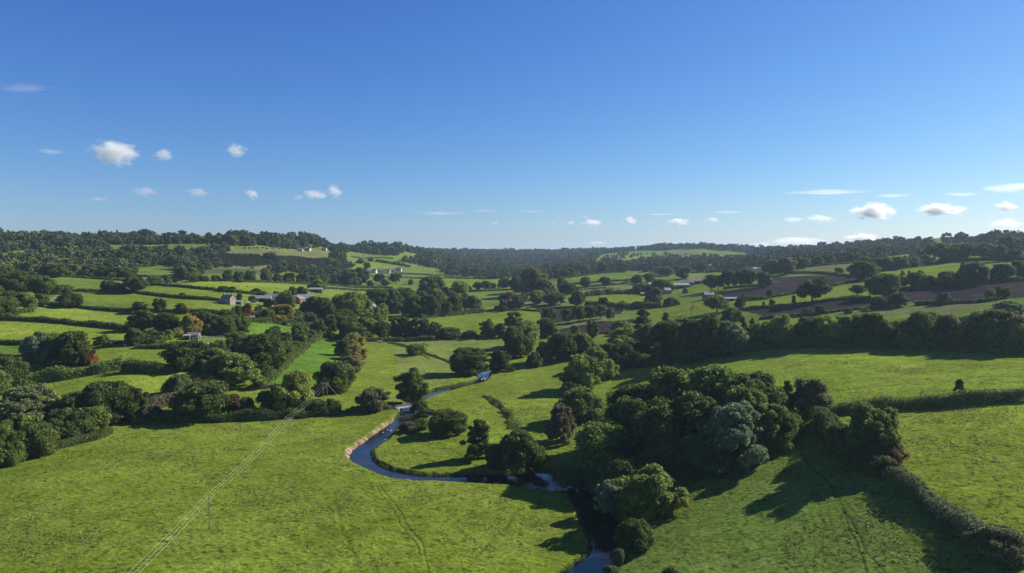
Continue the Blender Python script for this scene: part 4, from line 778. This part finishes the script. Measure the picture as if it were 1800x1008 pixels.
for a, b, lab in ((835, 474, 'white house glimpsed in the valley wood'), (826, 476, 'pale house left of the glimpsed white one'), (862, 478, 'small pale house in the valley trees right of the others'), (1006, 470, 'long pale building at the edge of the valley wood'), (1078, 467, 'grey roofs beyond the striped pastures'), (1110, 465, 'pale roof among the far small fields')):
    house(a, b, 16, 9, 6, 10, (a*3) % 50-25, 'w', 's', lab)
house(845, 548, 7, 4, 2.4, 3.6, 10, 'd', 't', 'small hut at the right tip of the valley copse', 'shed', 'shed', barn=True, chim=0)
# ---------------------------------------------------------------- power line
def up(px, py, pt):
    """height of the thing whose top shows at py above the foot point pt"""
    d = ray(px, pt); return EYE+d[2]/d[1]*py
def pole_at(px, pb, ptp, label, cross=1.6, name='power_pole', hframe=False, group='wooden poles of the near power line', rz=0, r=.16):
    p = hit(px, pb); d = ray(px, ptp); h = EYE+d[2]/d[1]*p[1]-p[2]; e = empty(name, tuple(p), rz, label, 'pole', group)
    for s in ((-.9, .9) if hframe else (0,)): MB().tube([(s, 0, -.8), (s, 0, h)], [r, r*.75], 8).build('post', M_POLE, e)
    if cross:
        MB().box((0, .16, h-.35), (cross*2, .12, .14)).build('crossarm', M_STEEL, e)
        for k in (-1, 0, 1): MB().tube([(k*cross*.92, .16, h-.28), (k*cross*.92, .16, h-.1), (k*cross*.92, .16, h+.08)], [.05, .1, .05], 6).build('insulator', M_CERAM, e)
    return e, p, h
E1, Q1, H1 = pole_at(368.5, 932, 873, 'slim wooden power pole standing alone low in the near meadow', 1.3, rz=.1)
E2, Q2, H2 = pole_at(509, 781, 734, 'wooden power pole with pale crossarm in the upper near meadow', 1.5, rz=.1)
E3, Q3, H3 = pole_at(572, 716, 673, 'twin-post wooden power pole standing in the hedge gap', 1.9, hframe=True, rz=.1)
MB().box((0, -.2, H2-.9), (1.5, .5, .4)).build('switch_box', M_STEEL, E2)
Q0 = np.array((Q1[0]*2-Q2[0]+1, Q1[1]*2-Q2[1], 0)); Q0[2] = float(ground_z(Q0[0], Q0[1])[0])
def sag(a, b, s, n=14): return [Vector(a).lerp(Vector(b), i/n)-Vector((0, 0, s*4*(i/n)*(1-i/n))) for i in range(n+1)]
for k, lab in ((-1, 'leftmost bright cable of the near power line'), (0, 'middle bright cable of the near power line'), (1, 'rightmost bright cable of the near power line')):
    pts = []
    for (q, h, c) in ((Q0, 9.5, 1.3), (Q1, H1, 1.3), (Q2, H2, 1.5), (Q3, H3, 1.9)): pts.append((q[0]+k*c*.92*.995, q[1]+.16+k*c*.09, q[2]+h+.08))
    P = sag(pts[0], pts[1], 1.0)+sag(pts[1], pts[2], 1.1)[1:]+sag(pts[2], pts[3], 1.0)[1:]; tag(MB().tube(P, .017, 4).build('power_cable', M_WIRE), lab, 'cable', 'cables of the near power line')
q = hit(602, 704); tag(MB().tube([(Q3[0]+1, Q3[1], Q3[2]+H3-.5), (q[0], q[1], q[2])], .03, 4).build('stay_wire', M_WIRE), 'thin stay wire slanting down from the twin-post pole', 'wire')
for a, b, c, lab in ((551, 629, 606, 'slim pole in the bright narrow strip'), (760, 596, 570, 'thin pole in front of the dense meadow grove'), (787, 592, 575, 'thin pole before the low dark bush on the far meadow edge'), (847, 556, 523, 'thin pole at the right tip of the valley copse'),
        (40, 558, 543, 'thin pole in the yellow pasture at far left'), (214, 570, 559, 'short pole at the end of the long left hedge'), (156, 566, 553, 'thin pole behind the small hedge bush at left'), (225, 640, 621, 'pole in the substation pasture'), (249, 640, 625, 'short dark pole in the hedge below the substation pasture'),
        (403, 626, 608, 'slim pole right below the substation'), (1640, 488, 478, 'thin pole in the bright upper right field'), (475, 528, 519, 'pole beside the left farm barns')):
    pole_at(a, b, c, lab, cross=.0 if c < 560 or a > 1000 else .7, group=None, r=.14)
# substation with steel gantries behind the clump
M_BUSH = M_CERAM
def gantry(px, py, top, label, w=3.2, legs=2):
    p = hit(px, py); d = ray(px, top); h = EYE+d[2]/d[1]*p[1]-p[2]; e = empty('steel_gantry', tuple(p), .25, label, 'gantry', 'steel gantries of the substation')
    for s in (-1, 1):
        m = MB()
        for q in (-.2, .2): m.tube([(s*w/2+q, -.2, -.5), (s*w/2+q, -.2, h)], .07, 4).tube([(s*w/2+q, .2, -.5), (s*w/2+q, .2, h)], .07, 4)
        n = int(h/.9)
        for i in range(n): m.tube([(s*w/2-.2, -.2, i*h/n), (s*w/2+.2, -.2, (i+1)*h/n)], .04, 4)
        m.build('leg', M_STEEL, e)
    b = MB().box((0, 0, h), (w+.9, .4, .3)).build('beam', M_STEEL, e)
    for k in (-1, 0, 1): MB().tube([(k*w*.36, 0, h-.15), (k*w*.36, 0, h-.6), (k*w*.36, 0, h-1.1)], [.08, .16, .08], 6).build('insulator', M_CERAM, e)
for a, b, c, lab in ((345, 607, 594, 'leftmost low steel gantry of the substation'), (358, 608, 593, 'second steel gantry of the substation'), (370, 608, 592, 'middle steel gantry of the substation'), (387, 608, 591, 'tallest pale gantry at the right of the substation')): gantry(a, b, c, lab)
pole_at(398.5, 613, 586, 'tall twin-post pole with crossarm at the right end of the substation', 2.0, hframe=True, group=None)
pole_at(338, 600, 576, 'tall single pole at the left end of the substation', 0, group=None)
house(341, 596, 9, 5, 3, 4.6, 5, 's', 's', 'dark flat-looking hut at the back of the substation', 'substation_hut', 'hut', barn=True, chim=0)
house(330, 597, 5, 4, 2.8, 3.6, 5, 'd', 'p', 'small pale kiosk at the left of the substation', 'kiosk', 'kiosk', barn=True, chim=0)
for a, b, lab in ((350, 609, 'grey transformer at the left of the substation yard'), (363, 610, 'second grey transformer in the substation yard'), (377, 609, 'right-hand grey transformer in the substation yard')):
    p = hit(a, b); e = empty('transformer', tuple(p), .2, lab, 'transformer', 'transformers in the substation'); MB().box((0, 0, 1.2), (2.2, 1.6, 2.6)).build('tank', M_STEEL, e)
    for k in range(3): MB().tube([(-.6+.6*k, 0, 2.5), (-.6+.6*k, 0, 3.0), (-.6+.6*k, 0, 3.6)], [.1, .16, .07], 6).build('bushing', M_CERAM, e)
    for k in (-1, 1): MB().box((k*1.25, 0, 1.2), (.3, 1.3, 2.0)).build('radiator', M_STEEL, e)
W = [hit(a, b) for a, b in ((338, 612), (360, 615), (385, 616), (404, 614))]; m = MB()
for a, b in zip(W[:-1], W[1:]):
    a, b = Vector(a), Vector(b)
    for z in (.4, .9, 1.4, 1.9): m.tube([a+Vector((0, 0, z)), b+Vector((0, 0, z))], .03, 4)
e = empty('yard_fence', tuple(W[0]), 0, 'pale wire fence in front of the substation', 'fence'); o = m.build('rails', M_STEEL, e); o.matrix_parent_inverse = Matrix.Translation(-Vector(W[0]))
for a, b in zip(W[:-1], W[1:]):
    for t_ in (0, .25, .5, .75): q = Vector(a).lerp(Vector(b), t_)-Vector(W[0]); MB().tube([q-Vector((0, 0, .4)), q+Vector((0, 0, 2.1))], .06, 5).build('post', M_POLE, e)
# ---------------------------------------------------------------- footbridge and weir by the pool
a, b = Vector(hit(699, 719)), Vector(hit(728, 714.5)); zt = max(a.z, b.z)+.35; a.z = b.z = zt; ln = (b-a).length; rz = math.atan2(b.y-a.y, b.x-a.x); c = (a+b)/2
M_CONC = flat_mat('pale_concrete', (.5, .46, .40), .85, .2, .15, 2); e = empty('footbridge', (c.x, c.y, zt-1.5), rz, 'pale concrete footbridge across the river below the lone tree', 'bridge')
MB().box((0, 0, 1.5), (ln+2, 2.4, .3)).build('deck', M_CONC, e)
for s in (-1, 1): MB().box((s*ln/2, 0, .1), (1.0, 2.8, 2.5)).build('abutment', M_CONC, e)
for s in (-1, 1):
    m = MB().box((0, s*1.1, 2.55), (ln+1.6, .07, .08)).box((0, s*1.1, 2.1), (ln+1.6, .05, .05))
    for k in range(8): m.box((-ln/2+k*ln/7, s*1.1, 2.1), (.08, .08, .95))
    m.build('railing', M_STEEL, e)
pole_at(720.5, 716, 703, 'thin pale gauge post beside the footbridge', 0, 'gauge_post', group=None, r=.1)
a, b = Vector(hit(704, 728, WZ)), Vector(hit(732, 727, WZ)); c = (a+b)/2; e = empty('weir', (c.x, c.y, WZ-.6), math.atan2(b.y-a.y, b.x-a.x), 'low pale weir sill across the pool behind the footbridge', 'weir')
MB().box((0, 0, .45), ((b-a).length, .8, .55)).build('sill', M_CONC, e); MB().box((0, -.7, .5), ((b-a).length*.9, .6, .25)).build('foam', flat_mat('white_water', (.7, .72, .74), .6, .3, .3, 6), e)
# riffles: pale stones and broken water, gravel bar
M_FOAM = flat_mat('broken_water', (.55, .6, .66), .3, .5, .3, 4); g = random.Random(4)
M_ROCK = flat_mat('wet_river_stone', (.22, .20, .18), .5, .4, .3, 3)
def stones(n, x0, x1, y0, y1, name, label, mat, sz):
    m = MB()
    for _ in range(n):
        p = hit(g.uniform(x0, x1), g.uniform(y0, y1), WZ); s = g.uniform(*sz)
        V = ICO1[0]*np.array((s, s*g.uniform(.5, 1), s*.35))*(1+np.random.default_rng(g.randrange(999)).uniform(-.2, .2, (len(ICO1[0]), 1)))+np.array((p[0], p[1], WZ)); m.faces(V, ICO1[1].tolist())
    return tag(m.build(name, mat), label, 'stones', None, 'stuff')
stones(36, 925, 962, 838, 856, 'riffle_stones', 'wet stones breaking the river surface beside the gravel bar', M_ROCK, (.12, .3))
stones(50, 846, 858, 656, 668, 'rapids_stones', 'stones breaking the bright rapids beside the far oak', M_FOAM, (.2, .6))
stones(26, 672, 690, 752, 774, 'shallow_stones', 'pale stones in the shallows below the pool', M_FOAM, (.15, .35))
V = []; c = hit(931, 858, WZ); n = 28
for i in range(n): a = 6.283*i/n; r = 1+.18*math.sin(3*a)+.1*math.sin(5*a+1); V.append((c[0]+math.cos(a)*4.2*r, c[1]+math.sin(a)*2.2*r, WZ-.25))
V += [(c[0]+(x-c[0])*.6, c[1]+(y-c[1])*.6, WZ+.22) for x, y, z in V[:n]]+[(c[0], c[1], WZ+.32)]
m = MB().faces(V, [(i, (i+1) % n, n+(i+1) % n, n+i) for i in range(n)]+[(n+i, n+(i+1) % n, 2*n) for i in range(n)]); tag(m.build('gravel_bar', flat_mat('pinkish_gravel', (.30, .21, .17), .9, .2, .3, 5)), kind='structure')
# ---------------------------------------------------------------- animals and a walker
def skin_body(name, verts, edges, rad, mat, sub=1):
    me = bpy.data.meshes.new(name); me.from_pydata(verts, edges, []); o = bpy.data.objects.new(name, me); link(o); md = o.modifiers.new('skin', 'SKIN'); sv = me.skin_vertices[0].data
    for v, r in zip(sv, rad): v.radius = (r, r)
    sv[0].use_root = True; s = o.modifiers.new('sub', 'SUBSURF'); s.levels = s.render_levels = sub
    bpy.context.view_layer.update(); ev = o.evaluated_get(bpy.context.evaluated_depsgraph_get()); m2 = bpy.data.meshes.new_from_object(ev); bpy.data.objects.remove(o); m2.materials.clear(); m2.materials.append(mat)
    for p in m2.polygons: p.use_smooth = True
    return m2
def cow_mesh(mat, graze=True):
    hd = (1.55, 0, .35) if graze else (1.6, 0, 1.55); nk = (1.2, 0, .85) if graze else (1.15, 0, 1.45)
    v = [(0, 0, 1.0), (.7, 0, 1.05), nk, hd, (hd[0]+.25, 0, hd[2]-.12), (-.8, 0, 1.08), (-1.05, 0, .95), (-1.1, 0, .45)]; e = [(0,1),(1,2),(2,3),(3,4),(0,5),(5,6),(6,7)]; r = [.36, .34, .2, .15, .1, .32, .07, .04]
    for sx in (.68, -.78):
        for sy in (-.2, .2):
            n = len(v); bx = 1 if sx > 0 else 5; k = .0 if sx > 0 else -.1; v += [(sx, sy, .75), (sx+k, sy, .42), (sx, sy, .02)]; e += [(bx, n), (n, n+1), (n+1, n+2)]; r += [.16, .09, .07]
    n = len(v); v += [(hd[0]-.08, -.16, hd[2]+.1), (hd[0]-.08, .16, hd[2]+.1)]; e += [(3, n), (3, n+1)]; r += [.05, .05]
    return skin_body('cow', v, e, r, mat)
M_COWB = flat_mat('black_hide', (.012, .011, .010), .7, .2, .2); M_COWN = flat_mat('brown_hide', (.13, .07, .04), .7, .2, .2); M_HORSE = flat_mat('grey_horse_coat', (.62, .60, .56), .7, .2, .1)
cw = (cow_mesh(M_COWB), cow_mesh(M_COWN), cow_mesh(M_COWB, False))
for px, py, k in ((285,501,1),(288,503,0),(294,500.5,0),(311,502,0),(316,501.5,2),(320,497.5,0),(324,502.5,1),(327,498,0),(353.5,505.5,2),(419,505,1),(434.5,505,0),(463,508,1),(307,548,0),(331,546,2),(364,547.5,0),(369,548.5,2)):
    p = hit(px, py); o = link(bpy.data.objects.new('cow', cw[k])); o.location = p; o.rotation_euler.z = (px*1.7) % 6.28; tag(o, ('black', 'brown', 'black')[k]+' cow grazing far off on the left '+('cattle pasture' if py < 520 else 'slope below the cottage'), 'cow', 'black cattle on the cattle pasture' if py < 520 and k != 1 else 'brown cattle on the cattle pasture' if py < 520 else 'cattle below the cottage')
v = [(0,0,1.15),(.6,0,1.2),(1.0,0,1.65),(1.25,0,1.95),(1.6,0,1.7),(-.6,0,1.2),(-.85,0,1.05),(-.95,0,.5),(1.15,0,2.1)]; e = [(0,1),(1,2),(2,3),(3,4),(0,5),(5,6),(6,7),(3,8)]; r = [.3,.3,.19,.13,.09,.3,.07,.05,.04]
for sx in (.6, -.6):
    for sy in (-.17, .17): n = len(v); v += [(sx, sy, .9), (sx+(-.1 if sx < 0 else 0), sy, .5), (sx, sy, .03)]; ed = 1 if sx > 0 else 5; e += [(ed, n), (n, n+1), (n+1, n+2)]; r += [.15, .08, .06]
hm = skin_body('horse', v, e, r, M_HORSE); o = link(bpy.data.objects.new('horse', hm)); o.location = hit(220, 610); o.rotation_euler.z = 2.9; tag(o, 'white horse standing by the hedge in the substation pasture', 'horse')
# walker in the pale meadow
M_COAT = flat_mat('dark_clothing', (.02, .022, .03), .85, .2, .2); M_SKIN = flat_mat('skin', (.45, .28, .2), .6, .3, .05)
v = [(0,0,.95),(0,0,1.2),(0,0,1.45),(0,0,1.56),(0,.02,1.68),(-.2,0,1.42),(-.27,.05,1.15),(-.24,-.1,.9),(-.24,-.14,.82),(.2,0,1.42),(.27,-.02,1.15),(.24,.12,.92),(.24,.16,.84),(-.1,0,.9),(-.12,.1,.5),(-.12,.18,.08),(-.12,.05,.04),(.1,0,.9),(.12,-.08,.5),(.12,-.2,.1),(.12,-.32,.05)]
e = [(0,1),(1,2),(2,3),(3,4),(2,5),(5,6),(6,7),(7,8),(2,9),(9,10),(10,11),(11,12),(0,13),(13,14),(14,15),(15,16),(0,17),(17,18),(18,19),(19,20)]; r = [.15,.15,.16,.06,.1,.08,.06,.045,.04,.08,.06,.045,.04,.1,.075,.05,.045,.1,.075,.05,.045]
pm = skin_body('person', v, e, r, M_COAT, 1); pm.materials.append(M_SKIN)
for p in pm.polygons:
    if p.center.z > 1.53: p.material_index = 1
p = hit(746, 655.5); o = link(bpy.data.objects.new('person', pm)); o.location = p; o.rotation_euler.z = 1; tag(o, 'person in dark clothes walking across the pale river meadow', 'person')
hr = MB().faces(ICO2[0]*np.array((.115, .12, .1))+np.array((0, .03, 1.73)), ICO2[1].tolist()).build('hair', M_BARK, o)
# ---------------------------------------------------------------- small things
p = hit(1009, 598); e = empty('parked_van', tuple(p), .4, 'white parked van half hidden in the leafy belt', 'van'); MB().box((0, 0, 1.15), (4.6, 1.9, 1.7), 0, .93).build('body', M_WHITE, e); MB().box((1.5, 0, 1.65), (1.0, 1.8, .55)).build('windscreen', M_GLASS, e)
for sx in (-1.5, 1.5):
    for sy in (-.9, .9): MB().tube([(sx, sy-.12, .35), (sx, sy+.12, .35)], .35, 12).build('wheel', M_DARK, e)
p = hit(668, 594+8); e = empty('hay_trailer', tuple(p), .2, 'pale flat trailer parked under the dense meadow grove', 'trailer'); MB().box((0, 0, 1.0), (5, 2.2, .25)).build('deck', M_STEEL, e)
for sx in (-1.4, -.4):
    for sy in (-1.0, 1.0): MB().tube([(sx, sy-.12, .45), (sx, sy+.12, .45)], .45, 12).build('wheel', M_DARK, e)
MB().tube([(2.5, 0, .9), (4, 0, .6)], .08, 6).build('drawbar', M_STEEL, e)
# ---------------------------------------------------------------- clouds: real volumes high beyond the haze
def cloud_mat(seed, dens):
    m = bpy.data.materials.new('cloud_vapour'); m.use_nodes = True; t = m.node_tree; t.nodes.remove(t.nodes['Principled BSDF']); v = t.nodes.new('ShaderNodeVolumePrincipled'); v.inputs['Color'].default_value = (1, 1, 1, 1); v.inputs['Anisotropy'].default_value = .35
    tc = N(t, 'TexCoord'); ad = N(t, 'VectorMath', operation='ADD'); t.links.new(tc.outputs['Object'], ad.inputs[0]); ad.inputs[1].default_value = (seed*7.3, seed*3.1, seed)
    nz = noise(t, 2.8, 8, .7, ad.outputs[0]); ln = N(t, 'VectorMath', operation='LENGTH'); t.links.new(tc.outputs['Object'], ln.inputs[0])
    fall = ramp(t, ln.outputs['Value'], .15, .95, .17, -.30); s = N(t, 'Math', operation='ADD'); t.links.new(nz.outputs[0], s.inputs[0]); t.links.new(fall, s.inputs[1])
    d = ramp(t, s.outputs[0], .49, .62, 0, dens); t.links.new(d, v.inputs['Density']); t.links.new(v.outputs[0], t.nodes['Material Output'].inputs['Volume']); return m
CL = """200 268 95 52 w|286 273 42 26 w|415 265 44 28 w|255 337 56 20 f|345 339 52 20 f|443 342 34 22 w|587 337 34 28 w|552 343 50 18 w|524 347 30 12 f|173 350 36 12 f|90 267 60 12 f
870 393 20 10 f|972 393 14 10 f|1003 392 18 11 w|1040 393 44 17 w|1030 382 14 9 f|1107 389 32 18 w|1191 391 48 17 w|1252 387 28 11 w|1340 430 44 10 f|1535 372 92 34 w|1655 369 100 24 w|1768 364 46 18 w|1440 385 66 16 f|1395 386 44 12 f|1515 418 64 18 w|1400 425 110 18 f|1768 394 70 22 f|1050 428 44 9 f
1455 338 170 8 s|1570 344 90 6 s|1690 342 80 9 s|1775 331 120 20 s|775 375 110 6 s|850 371 60 5 s|935 372 60 5 s|1160 377 90 4 s|1280 373 80 4 s|40 155 110 16 s|1800 327 70 14 s"""
cs = []
for i, tk in enumerate(CL.replace('\n', '|').split('|')): a = tk.split(); cs.append([float(q) for q in a[:4]]+[a[4]])
cs.sort(); vol = {}
for i, (px, py, wp, hp, k) in enumerate(cs):
    d = ray(px, py); el = d[2]/d[1]; Y = min(max(1100/max(el, .01), 7000), 16000); Y = max(Y, 14500+2000) if el < .03 else Y
    if EYE+el*Y < 420: Y = 17000
    me = MB().faces(ICO2[0], ICO2[1].tolist()).mesh('cloud', cloud_mat(i, {'w': .0115, 'f': .004, 's': .0014}[k])); o = link(bpy.data.objects.new('cloud', me)); o.location = (d[0]/d[1]*Y, Y, EYE+el*Y)
    wx, wz = wp/FOC*Y*.8, hp/FOC*Y*.85; o.scale = (wx, wx*.6, wz); vol[i] = o
    sz = {'w': 'small white puffy cloud', 'f': 'faint wispy cloud', 's': 'thin streak of high cloud'}[k]
    tag(o, sz+f', {"leftmost" if i == 0 else "cloud "+str(0) if False else ""}', 'cloud', 'clouds in the blue sky')
for k, nm in (('w', 'small white puffy cloud'), ('f', 'faint wispy cloud'), ('s', 'thin streak of high cloud')):
    ii = [i for i, c_ in enumerate(cs) if c_[4] == k]; T2 = ORD+['seventeenth', 'eighteenth']
    for j, i in enumerate(ii): pos = 'leftmost' if j == 0 else 'rightmost' if j == len(ii)-1 else T2[j]+' from the left'; vol[i]['label'] = f'{nm}, {pos} of its kind in the sky'

# ---------------------------------------------------------------- rough grass: tussocks in the near fields and along the water's edge
g = np.random.default_rng(77)
def tussocks(name, label, x, y, size, col, up=.6):
    z = ground_z(x, y); n_ = len(x); r_ = np.hypot(x, y); P_ = np.stack([x, y, z+size*up], 1); d_ = g.normal(size=(n_, 3)); d_[:, 2] *= .35; d_ /= np.linalg.norm(d_, axis=1)[:, None]
    o_ = link(bpy.data.objects.new(name, foliage_mesh(name, cards(P_, d_, size, g, .15), [], M_LEAF, g))); o_.color = (*col, 1); return tag(o_, label, 'grass', None, 'stuff')
n_ = 130000; r_ = np.sqrt(g.uniform(135**2, 360**2, n_)); a_ = g.uniform(-.72, .72, n_); x_, y_ = np.sin(a_)*r_, np.cos(a_)*r_
k_ = (vnoise(x_/6, y_/5)+vnoise(x_/25+7, y_/20)*.9+vnoise(x_/1.6, y_/1.6)*.6 > .22) & (river_dist(x_, y_) > 2.2) & ((x_ < 22) | (y_ < 330)); x_, y_ = x_[k_], y_[k_]
tussocks('meadow_tussocks', 'pale rough tussocks scattered through the near pastures', x_, y_, .24, (.17, .20, .065))
xs, ys = [], []
for W_, dd in ((LBW, -1), (RBW, 1)):
    Q_ = resample(W_, 900); Q_ = np.repeat(Q_, 16, 0)+g.normal(size=(14400, 2))*.55; d0 = river_dist(Q_[:, 0], Q_[:, 1]); s0 = vnoise(Q_[:, 0]/5, Q_[:, 1]/5); kk_ = (d0 > .1) & (d0 < 2.0) & (s0 > -.12)
    if dd < 0: kk_ &= ~((seg_dist(Q_[:, 0], Q_[:, 1], np.array([hit(a, b, WZ)[:2] for a, b in ((613, 804), (632, 786), (662, 762), (690, 744))])) < 7) & (s0 < .22))
    xs.append(Q_[kk_, 0]); ys.append(Q_[kk_, 1])
xs, ys = np.concatenate(xs), np.concatenate(ys); zr = ground_z(xs, ys)
d0 = river_dist(xs, ys); zb = WZ-.1+(np.maximum(zr, WZ+.7)-WZ+.1)*sstep(0, 1.9, d0); n_ = len(xs); P_ = np.stack([xs, ys, zb+g.uniform(.05, .6, n_)*(vnoise(xs/3, ys/3)+.7)], 1); d_ = g.normal(size=(n_, 3)); d_[:, 2] *= .5
o_ = link(bpy.data.objects.new('riverside_growth', foliage_mesh('riverside_growth', cards(P_, d_, .26, g, .3), [], M_LEAF, g))); o_.color = (.10, .135, .04, 1); tag(o_, 'rank grass and weeds lining both river banks', 'weeds', None, 'stuff')
# ---------------------------------------------------------------- haze
hz = MB().box((0, 2000, (EYE+85-16)/2), (26000, 24000, EYE+85+16)).mesh('haze')
m = bpy.data.materials.new('haze_air'); m.use_nodes = True; t = m.node_tree; t.nodes.remove(t.nodes['Principled BSDF'])
v = t.nodes.new('ShaderNodeVolumePrincipled'); v.inputs['Color'].default_value = (.56, .76, 1, 1); v.inputs['Density'].default_value = HAZE; v.inputs['Anisotropy'].default_value = .3
t.links.new(v.outputs[0], t.nodes['Material Output'].inputs['Volume']); hz.materials.append(m)
tag(link(bpy.data.objects.new('haze', hz)), kind='stuff', label='thin blue autumn haze over the valley')
print('TREES', NTREE[0])
